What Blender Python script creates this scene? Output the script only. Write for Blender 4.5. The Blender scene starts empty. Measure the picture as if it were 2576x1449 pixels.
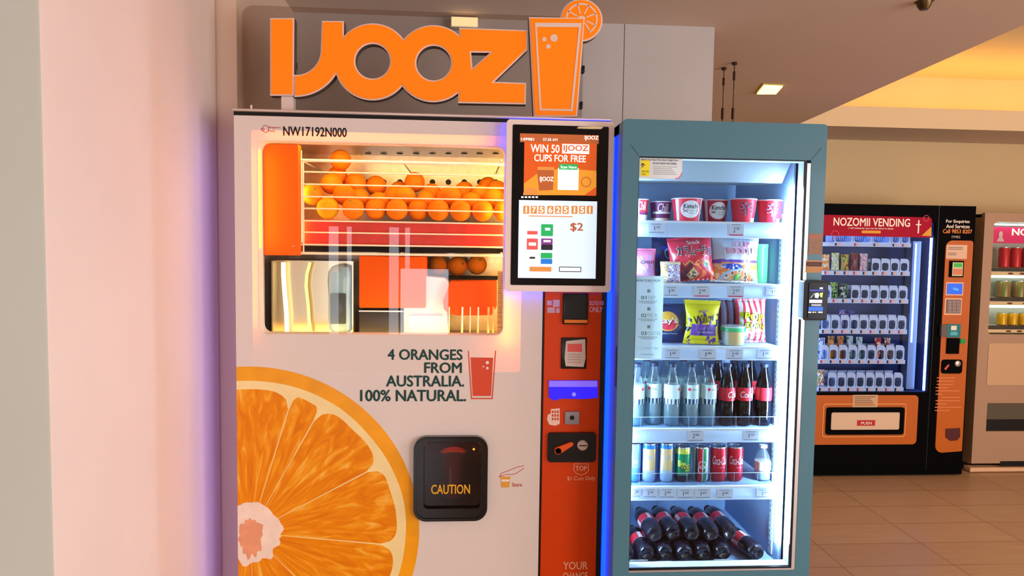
import bpy, bmesh, math, random
from mathutils import Vector, Matrix, noise
from mathutils.geometry import tessellate_polygon
random.seed(7)
SC = bpy.context.scene
COL = SC.collection

# ------------------------------------------------------------------ camera
FPX, CX, CY = 1750.0, 1288.0, 724.5
CAM = Vector((0.0, -1.93, 1.60))
_a = Vector((25712, 266, FPX)).normalized()
_c = -Vector((-428, 28576, FPX)).normalized()
_c = (_c - _a * _a.dot(_c)).normalized()
_b = _c.cross(_a)
ROT = Matrix((_a, _b, _c)).transposed()          # world -> camera (x right, y down, z forward)
RINV = ROT.transposed()
cd = bpy.data.cameras.new('camera')
cd.sensor_width = 36.0
cd.lens = 36.0 * FPX / 2576.0
cd.clip_start, cd.clip_end = 0.05, 60
cam = bpy.data.objects.new('camera', cd)
COL.objects.link(cam)
mw = Matrix.Identity(4)
for i in range(3):
    mw[i][0], mw[i][1], mw[i][2], mw[i][3] = ROT[0][i], -ROT[1][i], -ROT[2][i], CAM[i]
cam.matrix_world = mw
SC.camera = cam

# ------------------------------------------------------------------ view, world, big lights
SC.view_settings.view_transform = 'Standard'
SC.view_settings.look = 'None'
SC.view_settings.gamma = 1.0
SC.view_settings.use_curve_mapping = False
SC.view_settings.exposure = 0.0
cy = SC.cycles
cy.max_bounces = 9; cy.diffuse_bounces = 4; cy.glossy_bounces = 4
cy.transmission_bounces = 8; cy.transparent_max_bounces = 16
cy.caustics_reflective = False; cy.caustics_refractive = False
cy.sample_clamp_indirect = 6.0
cy.use_denoising = True


def lin(c):
    return tuple((v / 255 / 12.92) if v / 255 <= 0.04045 else ((v / 255 + 0.055) / 1.055) ** 2.4 for v in c[:3]) + (1.0,)


world = bpy.data.worlds.new('world')
SC.world = world
world.use_nodes = True
bg = world.node_tree.nodes['Background']
bg.inputs[0].default_value = lin((255, 226, 205))
bg.inputs[1].default_value = 0.12


def area(name, loc, aim, sx, sy, power, rgb):
    ld = bpy.data.lights.new(name, 'AREA')
    ld.shape = 'RECTANGLE'; ld.size = sx; ld.size_y = sy
    ld.energy = power; ld.color = lin(rgb)[:3]
    o = bpy.data.objects.new(name, ld)
    COL.objects.link(o)
    o.location = loc
    o.rotation_euler = (Vector(aim) - Vector(loc)).to_track_quat('-Z', 'Y').to_euler()
    return o


# daylight through the glass shop front behind the photographer: door panes and tall slits
DAY = (238, 244, 255)
area('daylight_door_pane', (-0.42, -5.4, 0.96), (-0.42, 0, 0.96), 0.50, 0.76, 20, DAY)
for dx, w in ((-1.36, .10), (-1.20, .05), (-0.74, .10), (-.60, .05)):
    area('daylight_slit', (dx, -5.4, 1.02), (dx, 0, 1.02), w, 1.5, 26 * w / .5, DAY)
for dx in (4.1, 5.4):
    area('front_fill_panel', (dx, -5.2, 1.35), (dx - 1.4, 0, 1.35), 1.1, 2.1, 74, DAY)  # unseen wide fill panels, added as main light outside the glass reflections
# unseen fill added on the right to brighten the pillar's side
area('right_side_fill', (5.6, -2.2, 1.5), (0.0, -0.6, 1.3), 2.6, 2.2, 105, (246, 244, 248))
# warm ceiling downlights over the vending hall
for lx, ly, p in ((0.9, -3.2, 8), (3.4, -1.4, 12), (3.2, 1.2, 9), (1.65, 1.84, 4)):
    area('ceiling_downlight', (lx, ly, 2.465), (lx, ly, 0), 0.18, 0.18, p, (255, 214, 166))

# ------------------------------------------------------------------ pixel -> world on a plane


def ray(px, py):
    return RINV @ Vector(((px - CX) / FPX, (py - CY) / FPX, 1.0))


def P(px, py, Y=0.0):
    d = ray(px, py)
    return CAM + d * ((Y - CAM.y) / d.y)


def PZ(px, py, Z):
    d = ray(px, py)
    return CAM + d * ((Z - CAM.z) / d.z)


def RC(px0, py0, px1, py1, Y=0.0):
    """world rectangle x0, x1, z0, z1 of a front-facing rectangle seen at those pixels on plane Y"""
    mx, my = (px0 + px1) / 2, (py0 + py1) / 2
    return P(px0, my, Y).x, P(px1, my, Y).x, P(mx, py1, Y).z, P(mx, py0, Y).z


def L(pts, Y=0.0):
    return [(p.x, p.z) for p in (P(a, b, Y) for a, b in pts)]


# ------------------------------------------------------------------ materials
MATS = {}


def mat(name, rgb, rough=0.5, metal=0.0, em=0.0, emrgb=None, coat=0.0, spec=0.3, var=0.0, vscale=30, bump=0.0, bscale=200, alpha=None):
    if name in MATS:
        return MATS[name]
    m = bpy.data.materials.new(name)
    m.use_nodes = True
    nt = m.node_tree
    b = nt.nodes['Principled BSDF']
    c = lin(rgb)
    b.inputs['Base Color'].default_value = c
    b.inputs['Roughness'].default_value = rough
    b.inputs['Metallic'].default_value = metal
    b.inputs['Specular IOR Level'].default_value = spec
    b.inputs['Coat Weight'].default_value = coat
    b.inputs['Coat Roughness'].default_value = 0.08
    if em:
        b.inputs['Emission Color'].default_value = lin(emrgb or rgb)
        b.inputs['Emission Strength'].default_value = em
    if alpha is not None:
        b.inputs['Alpha'].default_value = alpha
    if var or bump:
        tc = nt.nodes.new('ShaderNodeTexCoord')
        if var:
            n = nt.nodes.new('ShaderNodeTexNoise'); n.inputs['Scale'].default_value = vscale
            n.inputs['Detail'].default_value = 4
            nt.links.new(tc.outputs['Object'], n.inputs['Vector'])
            mr = nt.nodes.new('ShaderNodeMapRange')
            mr.inputs[1].default_value, mr.inputs[2].default_value = 0.3, 0.7
            mr.inputs[3].default_value, mr.inputs[4].default_value = 1 - var, 1 + var
            nt.links.new(n.outputs['Fac'], mr.inputs[0])
            mx = nt.nodes.new('ShaderNodeMix'); mx.data_type = 'RGBA'; mx.blend_type = 'MULTIPLY'
            mx.inputs[0].default_value = 1
            mx.inputs[6].default_value = c
            nt.links.new(mr.outputs[0], mx.inputs[7])
            nt.links.new(mx.outputs[2], b.inputs['Base Color'])
        if bump:
            n2 = nt.nodes.new('ShaderNodeTexNoise'); n2.inputs['Scale'].default_value = bscale
            nt.links.new(tc.outputs['Object'], n2.inputs['Vector'])
            bp = nt.nodes.new('ShaderNodeBump'); bp.inputs['Strength'].default_value = bump
            bp.inputs['Distance'].default_value = 0.002
            nt.links.new(n2.outputs['Fac'], bp.inputs['Height'])
            nt.links.new(bp.outputs[0], b.inputs['Normal'])
    MATS[name] = m
    return m


def glass(name, tint=(255, 255, 255), refl=1.0, rough=0.0, dens=0.0):
    """thin clear pane: transparent + fresnel gloss (dens adds a diffuse veil of the tint)"""
    if name in MATS:
        return MATS[name]
    m = bpy.data.materials.new(name); m.use_nodes = True
    nt = m.node_tree
    for n in list(nt.nodes):
        nt.nodes.remove(n)
    out = nt.nodes.new('ShaderNodeOutputMaterial')
    tr = nt.nodes.new('ShaderNodeBsdfTransparent'); tr.inputs[0].default_value = lin(tint)
    gl = nt.nodes.new('ShaderNodeBsdfGlossy'); gl.inputs['Roughness'].default_value = rough
    fr = nt.nodes.new('ShaderNodeFresnel'); fr.inputs[0].default_value = 1.45
    ml = nt.nodes.new('ShaderNodeMath'); ml.operation = 'MULTIPLY'; ml.inputs[1].default_value = refl
    ge = nt.nodes.new('ShaderNodeNewGeometry'); inv = nt.nodes.new('ShaderNodeMath'); inv.operation = 'SUBTRACT'; inv.inputs[0].default_value = 1.0
    nt.links.new(ge.outputs['Backfacing'], inv.inputs[1])
    mf = nt.nodes.new('ShaderNodeMath'); mf.operation = 'MULTIPLY'
    nt.links.new(fr.outputs[0], mf.inputs[0]); nt.links.new(inv.outputs[0], mf.inputs[1])
    nt.links.new(mf.outputs[0], ml.inputs[0])
    base = tr
    if dens:
        df = nt.nodes.new('ShaderNodeBsdfDiffuse'); df.inputs[0].default_value = lin(tint)
        mx0 = nt.nodes.new('ShaderNodeMixShader'); mx0.inputs[0].default_value = dens
        nt.links.new(tr.outputs[0], mx0.inputs[1]); nt.links.new(df.outputs[0], mx0.inputs[2])
        base = mx0
    mx = nt.nodes.new('ShaderNodeMixShader')
    nt.links.new(ml.outputs[0], mx.inputs[0])
    nt.links.new(base.outputs[0], mx.inputs[1]); nt.links.new(gl.outputs[0], mx.inputs[2])
    nt.links.new(mx.outputs[0], out.inputs[0])
    MATS[name] = m
    return m


# ------------------------------------------------------------------ mesh builder
TXT = {}


def text_geo(s, bold=0.0, shear=0.0):
    key = (s, bold, shear)
    if key not in TXT:
        cu = bpy.data.curves.new('lettering', 'FONT')
        cu.body = s; cu.size = 1.0; cu.resolution_u = 3; cu.offset = bold; cu.shear = shear
        o = bpy.data.objects.new('lettering', cu)
        me = bpy.data.meshes.new_from_object(o)
        v = [(q.co.x, q.co.y) for q in me.vertices]
        f = [tuple(p.vertices) for p in me.polygons]
        bpy.data.objects.remove(o); bpy.data.curves.remove(cu); bpy.data.meshes.remove(me)
        xs = [q[0] for q in v] or [0, 1]; ys = [q[1] for q in v] or [0, 1]
        TXT[key] = (v, f, (min(xs), max(xs), min(ys), max(ys)))
    return TXT[key]


def rr(x0, x1, z0, z1, r, n=6):
    pts = []
    r = min(r, abs(x1 - x0) / 2 - 1e-5, abs(z1 - z0) / 2 - 1e-5)
    for cx, cz, a0 in ((x1 - r, z1 - r, 0), (x0 + r, z1 - r, 90), (x0 + r, z0 + r, 180), (x1 - r, z0 + r, 270)):
        for i in range(n + 1):
            a = math.radians(a0 + 90 * i / n)
            pts.append((cx + r * math.cos(a), cz + r * math.sin(a)))
    return pts


def circ(cx, cz, r, n=32, rz=None):
    rz = rz or r
    return [(cx + r * math.cos(2 * math.pi * i / n), cz + rz * math.sin(2 * math.pi * i / n)) for i in range(n)]


def inset(pts, d):
    """polygon moved outward by d (inward when negative); mitred"""
    A = sum(p[0] * q[1] - q[0] * p[1] for p, q in zip(pts, pts[1:] + pts[:1]))
    s = 1 if A > 0 else -1
    out = []
    n = len(pts)
    for i in range(n):
        p0, p1, p2 = pts[i - 1], pts[i], pts[(i + 1) % n]
        e1 = Vector((p1[0] - p0[0], p1[1] - p0[1])); e2 = Vector((p2[0] - p1[0], p2[1] - p1[1]))
        if e1.length < 1e-9 or e2.length < 1e-9:
            out.append(p1); continue
        e1.normalize(); e2.normalize()
        n1 = Vector((e1.y, -e1.x)) * s; n2 = Vector((e2.y, -e2.x)) * s
        k = n1 + n2
        k = k / max(0.35, k.length_squared) * 2 if k.length > 1e-6 else n1
        out.append((p1[0] + k.x * d, p1[1] + k.y * d))
    return out


class MB:
    def __init__(self):
        self.v, self.f, self.m = [], [], []

    def add(self, vs, fs, mi=0, warp=None):
        o = len(self.v)
        for p in vs:
            self.v.append(warp(*p) if warp else tuple(p))
        for k, f in enumerate(fs):
            self.f.append(tuple(i + o for i in f))
            self.m.append(mi[k] if isinstance(mi, (list, tuple)) else mi)
        return self

    def box(self, x0, x1, y0, y1, z0, z1, mi=0, bev=0.0, seg=2):
        x0, x1 = min(x0, x1), max(x0, x1); y0, y1 = min(y0, y1), max(y0, y1); z0, z1 = min(z0, z1), max(z0, z1)
        vs = [(x, y, z) for x in (x0, x1) for y in (y0, y1) for z in (z0, z1)]
        fs = [(0, 1, 3, 2), (4, 6, 7, 5), (0, 4, 5, 1), (2, 3, 7, 6), (0, 2, 6, 4), (1, 5, 7, 3)]
        if not bev:
            return self.add(vs, fs, mi)
        bm = bmesh.new()
        bv = [bm.verts.new(p) for p in vs]
        for f in fs:
            bm.faces.new([bv[i] for i in f])
        bmesh.ops.bevel(bm, geom=list(bm.edges), offset=min(bev, 0.45 * min(x1 - x0, y1 - y0, z1 - z0)), segments=seg, affect='EDGES', profile=0.5)
        bm.verts.index_update()
        self.add([q.co[:] for q in bm.verts], [[q.index for q in f.verts] for f in bm.faces], mi)
        bm.free()
        return self

    def rbox(self, r4, y0, y1, mi=0, bev=0.0):
        return self.box(r4[0], r4[1], y0, y1, r4[2], r4[3], mi, bev)

    def prism(self, loops, y0, y1, mi=0, side=None, warp=None):
        """2D loops (x,z) -> slab between y0 (front) and y1; first loop is the outline, others are holes"""
        if not isinstance(loops[0][0], (tuple, list)):
            loops = [loops]
        tri = tessellate_polygon([[Vector((a, b, 0)) for a, b in lp] for lp in loops])
        flat = [p for lp in loops for p in lp]
        n = len(flat)
        vs = [(a, y0, b) for a, b in flat]
        fs = [tuple(t) for t in tri]
        ms = [mi] * len(fs)
        if y1 is not None and y1 != y0:
            vs += [(a, y1, b) for a, b in flat]
            fs += [(t[2] + n, t[1] + n, t[0] + n) for t in tri]
            ms += [mi] * len(tri)
            k = 0
            for lp in loops:
                c = len(lp)
                for i in range(c):
                    j = (i + 1) % c
                    fs.append((k + i, k + j, k + j + n, k + i + n)); ms.append(mi if side is None else side)
                k += c
        return self.add(vs, fs, ms, warp)

    def lathe(self, prof, n=24, c=(0, 0, 0), mi=0, matfn=None, axis=None):
        """profile of (r, z); matfn(theta, z) -> material index"""
        vs, fs, ms = [], [], []
        for r, z in prof:
            for i in range(n):
                a = 2 * math.pi * i / n
                vs.append((r * math.cos(a), r * math.sin(a), z))
        for k in range(len(prof) - 1):
            for i in range(n):
                j = (i + 1) % n
                fs.append((k * n + i, k * n + j, (k + 1) * n + j, (k + 1) * n + i))
                ms.append(matfn(2 * math.pi * (i + .5) / n, (prof[k][1] + prof[k + 1][1]) / 2) if matfn else mi)
        if prof[0][0] > 1e-6:
            fs.append(tuple(reversed(range(n)))); ms.append(mi if not matfn else matfn(0, prof[0][1]))
        if prof[-1][0] > 1e-6:
            b = (len(prof) - 1) * n
            fs.append(tuple(b + i for i in range(n))); ms.append(mi if not matfn else matfn(0, prof[-1][1]))
        M = Matrix.Translation(c) @ (axis if axis else Matrix.Identity(4))
        return self.add([tuple(M @ Vector(p)) for p in vs], fs, ms)

    def tube(self, pts, r, n=8, mi=0, closed=False):
        pts = [Vector(p) for p in pts]
        vs, fs = [], []
        K = len(pts)
        up = None
        for i, p in enumerate(pts):
            t = (pts[min(i + 1, K - 1)] - pts[max(i - 1, 0)]).normalized()
            if up is None or abs(up.dot(t)) > 0.98:
                up = Vector((0, 0, 1)) if abs(t.z) < 0.9 else Vector((1, 0, 0))
            s = t.cross(up).normalized(); u = s.cross(t).normalized(); up = u
            for k in range(n):
                a = 2 * math.pi * k / n
                vs.append(tuple(p + s * (r * math.cos(a)) + u * (r * math.sin(a))))
        for i in range(K - 1):
            for k in range(n):
                j = (k + 1) % n
                fs.append((i * n + k, i * n + j, (i + 1) * n + j, (i + 1) * n + k))
        fs.append(tuple(reversed(range(n)))); fs.append(tuple((K - 1) * n + k for k in range(n)))
        return self.add(vs, fs, mi)

    def sphere(self, c, r, n=20, mi=0, sz=1.0):
        prof = [(max(1e-7, r * math.sin(math.pi * i / (n // 2))), -r * sz * math.cos(math.pi * i / (n // 2))) for i in range(n // 2 + 1)]
        prof[0] = (1e-7, prof[0][1]); prof[-1] = (1e-7, prof[-1][1])
        return self.lathe(prof, n, c, mi)

    def text(self, s, r4, Y, t=0.0006, mi=0, bold=0.012, shear=0.0, warp=None, keep=False):
        """lettering fitted into rectangle x0,x1,z0,z1, standing proud of plane Y by t"""
        bold_ = bold
        v, f, bb = text_geo(s, 0.0, shear)
        if not v:
            return self
        x0, x1, z0, z1 = r4
        if s in ('1', 'I'):
            c_ = (x0 + x1) / 2; h_ = (z1 - z0) * .075; x0, x1 = c_ - h_, c_ + h_
        sx = (x1 - x0) / max(1e-6, bb[1] - bb[0]); sz = (z1 - z0) / max(1e-6, bb[3] - bb[2])
        e = bold_ * .8
        for k, (d, g) in enumerate(((0, 0), (-1, 0), (1, 0), (0, -1), (0, 1)) if e > .004 else ((0, 0),)):
            vs = [(x0 + (a - bb[0] + d * e) * sx, Y - t - k * .00006, z0 + (b - bb[2] + g * e * .7) * sz) for a, b in v]
            self.add(vs, f, mi, warp)
        return self

    def build(self, name, mats, parent=None, smooth=35, origin=None, recalc=True):
        if not isinstance(mats, (list, tuple)):
            mats = [mats]
        if parent is not None:
            org = WLOC[parent]
        elif origin is not None:
            org = Vector(origin)
        else:
            xs = [p[0] for p in self.v]; ys = [p[1] for p in self.v]; zs = [p[2] for p in self.v]
            org = Vector(((min(xs) + max(xs)) / 2, (min(ys) + max(ys)) / 2, min(zs)))
        me = bpy.data.meshes.new(name)
        me.from_pydata([(p[0] - org.x, p[1] - org.y, p[2] - org.z) for p in self.v], [], self.f)
        for x in mats:
            me.materials.append(x)
        me.polygons.foreach_set('material_index', self.m)
        if recalc:
            bm = bmesh.new(); bm.from_mesh(me)
            bmesh.ops.recalc_face_normals(bm, faces=bm.faces)
            bm.to_mesh(me); bm.free()
        if smooth:
            me.polygons.foreach_set('use_smooth', [True] * len(me.polygons))
            me.set_sharp_from_angle(angle=math.radians(smooth))
        me.update()
        o = bpy.data.objects.new(name, me)
        COL.objects.link(o)
        if parent is not None:
            o.parent = parent
            WLOC[o] = WLOC[parent]
        else:
            o.location = org
            WLOC[o] = org
        return o


WLOC = {}


def tag(o, label=None, cat=None, group=None, kind=None):
    if label: o['label'] = label
    if cat: o['category'] = cat
    if group: o['group'] = group
    if kind: o['kind'] = kind
    return o


def thing(name, loc, label, cat, group=None):
    o = bpy.data.objects.new(name, None)
    o.empty_display_size = 0.05
    COL.objects.link(o)
    o.location = loc
    WLOC[o] = Vector(loc)
    return tag(o, label, cat, group)


def dup(root, loc, label, group=None, rot=None):
    r = root.copy(); COL.objects.link(r); r.location = loc
    if rot: r.rotation_euler = rot
    r['label'] = label
    if group: r['group'] = group
    for ch in list(root.children):
        c = ch.copy(); COL.objects.link(c); c.parent = r
        for g in list(ch.children):
            d = g.copy(); COL.objects.link(d); d.parent = c
    return r


def struct(name, mb, m, **k):
    return tag(mb.build(name, m, **k), kind='structure')
# ------------------------------------------------------------------ room shell
Mwall = mat('painted_wall_pink', (238, 218, 206), 0.7, var=0.03, vscale=3, bump=0.08, bscale=260)
Mgrey = mat('pale_grey_partition', (196, 188, 182), 0.55, var=0.02, vscale=4)
Mcream = mat('cream_wall', (226, 198, 148), 0.75, var=0.03, vscale=2, bump=0.05)
Mceil = mat('ceiling_paint', (222, 200, 184), 0.85, var=0.02, vscale=2)
Mcove = mat('cove_paint', (236, 212, 170), 0.8)
Mdark = mat('dark_board', (92, 78, 68), 0.7)


def tile_material():
    m = bpy.data.materials.new('beige_floor_tiles'); m.use_nodes = True
    nt = m.node_tree; b = nt.nodes['Principled BSDF']
    tc = nt.nodes.new('ShaderNodeTexCoord')
    mp = nt.nodes.new('ShaderNodeMapping')
    mp.inputs['Location'].default_value = (-1.925, -1.908, 0)
    nt.links.new(tc.outputs['Object'], mp.inputs[0])
    br = nt.nodes.new('ShaderNodeTexBrick')
    br.offset = 0.0; br.squash = 1.0
    br.inputs['Color1'].default_value = lin((182, 148, 114)); br.inputs['Color2'].default_value = lin((174, 138, 106))
    br.inputs['Mortar'].default_value = lin((136, 96, 62))
    br.inputs['Scale'].default_value = 1.0
    br.inputs['Mortar Size'].default_value = 0.0032
    br.inputs['Mortar Smooth'].default_value = 0.2
    br.inputs['Brick Width'].default_value = 0.59; br.inputs['Row Height'].default_value = 0.266
    nt.links.new(mp.outputs[0], br.inputs['Vector'])
    ns = nt.nodes.new('ShaderNodeTexNoise'); ns.inputs['Scale'].default_value = 3.5; ns.inputs['Detail'].default_value = 5
    st = nt.nodes.new('ShaderNodeMapping'); st.inputs['Scale'].default_value = (1, 9, 1)
    nt.links.new(tc.outputs['Object'], st.inputs[0]); nt.links.new(st.outputs[0], ns.inputs[0])
    mr = nt.nodes.new('ShaderNodeMapRange'); mr.inputs[3].default_value = 0.86; mr.inputs[4].default_value = 1.12
    nt.links.new(ns.outputs[0], mr.inputs[0])
    mx = nt.nodes.new('ShaderNodeMix'); mx.data_type = 'RGBA'; mx.blend_type = 'MULTIPLY'; mx.inputs[0].default_value = 1
    nt.links.new(br.outputs[0], mx.inputs[6]); nt.links.new(mr.outputs[0], mx.inputs[7])
    nt.links.new(mx.outputs[2], b.inputs['Base Color'])
    b.inputs['Roughness'].default_value = 0.38
    return m


Mtile = tile_material()
CZ = 2.48
YF = 3.50          # far wall
struct('floor', MB().box(-3.0, 6.2, -5.6, YF + 0.1, -0.08, 0.0), Mtile, origin=(0, 0, 0))
# ceiling: low slab with the tray recess cut out on the right
ed = lambda y: 2.32 + (2.146 - 2.32) * (2.764 - y) / (2.764 - 0.677)
mb = MB()
out = [(-3.0, -5.6), (ed(-5.6), -5.6), (ed(2.92), 2.92), (6.2, 2.92), (6.2, YF + .1), (-3.0, YF + .1)]


def zslab(mb, pts, z0, z1, mi=0):
    tri = tessellate_polygon([[Vector((a, b, 0)) for a, b in pts]])
    n = len(pts)
    vs = [(a, b, z0) for a, b in pts] + [(a, b, z1) for a, b in pts]
    fs = [tuple(t) for t in tri] + [(t[2] + n, t[1] + n, t[0] + n) for t in tri]
    fs += [(i, (i + 1) % n, (i + 1) % n + n, i + n) for i in range(n)]
    return mb.add(vs, fs, mi)


zslab(mb, out, CZ, CZ + 0.06)
struct('ceiling', mb, Mceil)
# tray recess: fascia of the far beam, ledge, upper back wall, raised ceiling and near-side fascia
mb = MB()
mb.box(2.2, 6.2, 2.905, 2.918, CZ - .001, 2.622)
struct('trim_1', mb, Mcove)
mb = MB(); zslab(mb, [(ed(-5.6) - .03, -5.6), (ed(-5.6) - .002, -5.6), (ed(2.92) - .002, 2.92), (ed(2.92) - .03, 2.92)], CZ + .061, 2.989)
struct('trim_2', mb, Mcove)
mb = MB(); zslab(mb, [(ed(-5.6) - .03, -5.6), (6.2, -5.6), (6.2, YF + .1), (ed(YF) - .03, YF + .1)], 2.99, 3.05)
struct('ceiling_raised', mb, Mcove)
struct('wall_far', MB().box(-3.0, 6.2, YF, YF + 0.1, 0, 3.0), Mcream)
struct('wall_right', MB().box(6.2, 6.3, -5.6, YF + .1, 0, 3.05), Mcream)
struct('wall_rear', MB().box(-3.0, 6.2, -5.72, -5.6, 0, 3.05), Mwall)
struct('wall_outer_left', MB().box(-3.1, -3.0, -5.6, YF + .1, 0, 2.54), Mwall)
# pillar on the left, its near corner rounded by a small radius
mb = MB(); mb.box(-2.2, -0.72, -0.679, 0.16, 0, CZ, bev=0.006)
po = tag(mb.build('pillar_left', [Mwall, mat('pillar_front_grey', (206, 212, 202), .7, var=.03, vscale=3)]), kind='structure')
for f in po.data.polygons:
    if f.normal.y < -.8: f.material_index = 1  # front face gets a greener grey than the pink sides
# recess behind the juice machine: return wall, partition and skirting board
struct('wall_left', MB().box(-2.2, -0.665, 0.17, 0.90, 0, CZ), mat('side_wall_paint', (224, 196, 172), .6))
mb = MB(); mb.box(-0.665, 0.62, 0.845, 0.90, 0, CZ); struct('wall_back', mb, Mgrey)
mb = MB(); mb.box(0.622, 0.984, 0.843, 0.90, 0, CZ); struct('wall_back_panel', mb, Mgrey)
# warm LED strip lying on the cove ledge
Mled_warm = mat('warm_cove_led', (255, 196, 110), em=14, emrgb=(255, 206, 112))
mb = MB(); mb.box(2.6, 6.1, 3.05, 3.09, CZ + .06, CZ + .085)
tag(mb.build('cove_light_strip', Mled_warm), 'warm LED strip hidden on the ledge of the ceiling recess', 'light')
# warm glowing box at the head of the partition, above the sign
r = RC(1136, 44, 1201, 66, 0.80)
t = thing('warm_glow_box', ((r[0] + r[1]) / 2, 0.82, r[2]), 'small warm glowing rectangle at the top of the grey partition, behind the shop sign', 'lamp')
MB().box(r[0] - .004, r[1] + .004, 0.802, 0.844, r[2] - .004, r[3] + .004, bev=.003).build('glow_box_housing', mat('glow_box_white', (230, 222, 210), .5), t)
MB().box(r[0], r[1], 0.797, 0.803, r[2], r[3]).build('glowing_face', mat('glow_box_face', (255, 225, 170), em=1.15, emrgb=(255, 222, 165)), t)
# recessed square downlight in the brown ceiling
t = thing('ceiling_downlight_fitting', (1.66, 1.83, CZ), 'square recessed ceiling downlight, lit warm yellow, in the brown ceiling', 'ceiling light')
q = [PZ(1905, 232, CZ), PZ(1952, 232, CZ), PZ(1969, 213, CZ), PZ(1922, 211, CZ)]
cx_ = sum(p.x for p in q) / 4; cy_ = sum(p.y for p in q) / 4
pts = [(p.x, p.y) for p in q]
big = [(cx_ + (a - cx_) * 1.16, cy_ + (b - cy_) * 1.16) for a, b in pts]
mb = MB(); zslab(mb, big, CZ - .006, CZ - .0005); mb.build('trim_frame', mat('downlight_trim', (205, 180, 90), .4), t)
mb = MB(); zslab(mb, pts, CZ - .012, CZ - .0065); mb.build('lamp_panel', mat('downlight_panel', (255, 236, 170), em=3.0, emrgb=(255, 226, 140)), t)
# hanging rods with turnbuckles, reaching down behind the fridge
Mrod = mat('dark_steel_rod', (70, 52, 42), .4, .6)
for px, py0, b0, b1, lab in ((1821.5, 170, 196, 215, 'left of two thin hanging cables with turnbuckles, above the blue fridge'),
                             (1848, 157, 180, 202, 'right of two thin hanging cables with turnbuckles, above the blue fridge')):
    p = PZ(px, py0, CZ)
    t = thing('hanging_cable', (p.x, p.y, CZ), lab, 'cable', 'hanging cables above the fridge')
    MB().tube([(p.x, p.y, CZ), (p.x, p.y, 1.95)], 0.0022, 8).build('cable', Mrod, t)
    z0, z1 = P(px, b1, p.y).z, P(px, b0, p.y).z
    MB().tube([(p.x, p.y, z0), (p.x, p.y, z1)], 0.006, 10).build('turnbuckle', Mrod, t)
    z0, z1 = P(px, 300, p.y).z, P(px, 272, p.y).z
    MB().tube([(p.x, p.y, z0), (p.x, p.y, z1)], 0.007, 10).build('turnbuckle', Mrod, t)
    MB().tube([(p.x, p.y, CZ - .012), (p.x, p.y, CZ)], 0.012, 12).build('ceiling_mount', Mrod, t)
# sprinkler dome at the top edge
p = PZ(2325, 4, CZ)
t = thing('ceiling_sprinkler', (p.x, p.y, CZ), 'small dark round sprinkler fitting on the brown ceiling at the top edge', 'sprinkler')
MB().lathe([(1e-6, -.03), (.014, -.028), (.022, -.016), (.026, -.003), (.032, 0)], 20, (p.x, p.y, CZ)).build('sprinkler_head', mat('sprinkler_bronze', (90, 70, 40), .3, .7), t)
# ------------------------------------------------------------------ orange juice machine
Mwhite = mat('white_gloss_panel', (226, 214, 206), 0.32, coat=0.3)
Mblk = mat('black_plastic', (14, 13, 13), 0.35)
Mblkm = mat('black_matte', (20, 18, 17), 0.7)
Morg = mat('orange_panel', (216, 66, 2), 0.45, spec=.2)
Msteel = mat('brushed_steel', (190, 180, 160), 0.32, 0.85, var=0.1, vscale=60)
Mcab = mat('cabinet_white', (205, 196, 186), 0.45)
Mink = mat('dark_green_ink', (18, 66, 58), 0.5)
Mblackink = mat('black_ink', (16, 14, 16), 0.5)
Mwhink = mat('white_ink', (240, 232, 226), 0.5)
Mredink = mat('red_ink', (196, 60, 40), 0.5)
Mclear = glass('clear_glass', refl=0.7)
Mledblue = mat('blue_led', (20, 60, 255), em=38, emrgb=(8, 40, 255))
Mledviolet = mat('violet_led', (90, 70, 255), em=8, emrgb=(160, 120, 255))
Mledor = mat('orange_led', (255, 150, 50), em=58, emrgb=(255, 124, 40))
Mledyel = mat('warm_white_led', (255, 226, 160), em=33, emrgb=(255, 198, 118))


def backlit_mat():
    m = bpy.data.materials.new('translucent_white_panel'); m.use_nodes = True
    nt = m.node_tree
    for n in list(nt.nodes): nt.nodes.remove(n)
    o = nt.nodes.new('ShaderNodeOutputMaterial')
    d = nt.nodes.new('ShaderNodeBsdfDiffuse'); d.inputs[0].default_value = lin((241, 229, 221))
    t = nt.nodes.new('ShaderNodeBsdfTranslucent'); t.inputs[0].default_value = lin((255, 238, 220))
    x = nt.nodes.new('ShaderNodeMixShader'); x.inputs[0].default_value = 0.13
    nt.links.new(d.outputs[0], x.inputs[1]); nt.links.new(t.outputs[0], x.inputs[2]); nt.links.new(x.outputs[0], o.inputs[0])
    return m


JM = thing('juice_vending_machine', (-0.11, 0.4, 0), 'white and orange fresh juice vending machine with a big orange slice on its door', 'vending machine')
XL, XR, ZT = -0.622, 0.400, 1.946
# cabinet shell (sides, top, back, floor)
mb = MB()
mb.box(XL, XL + .012, .03, .80, 0.03, ZT); mb.box(XR - .012, XR, .03, .80, 0.03, ZT)
mb.box(XL, XR, .03, .80, ZT - .012, ZT); mb.box(XL, XR, .79, .80, .03, ZT); mb.box(XL, XR, .03, .80, .03, .05)
mb.box(.17, XR - .012, .03, .05, .05, ZT - .012)
mb.build('cabinet', Mcab, JM)
for fx in (XL + .06, XR - .06):
    for fy in (.09, .74):
        MB().lathe([(.02, 0), (.024, .004), (.016, .012), (.014, .031)], 14, (fx, fy, 0)).build('foot', Mblk, JM)
mb = MB(); a = P(583, 272); b = P(1275, 294)
mb.box(XL - .002, XR, -.006, .05, P(900, 288).z, 1.954, bev=.002)
mb.build('top_trim', mat('aluminium_trim', (215, 200, 190), .35, .4), JM)
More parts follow.
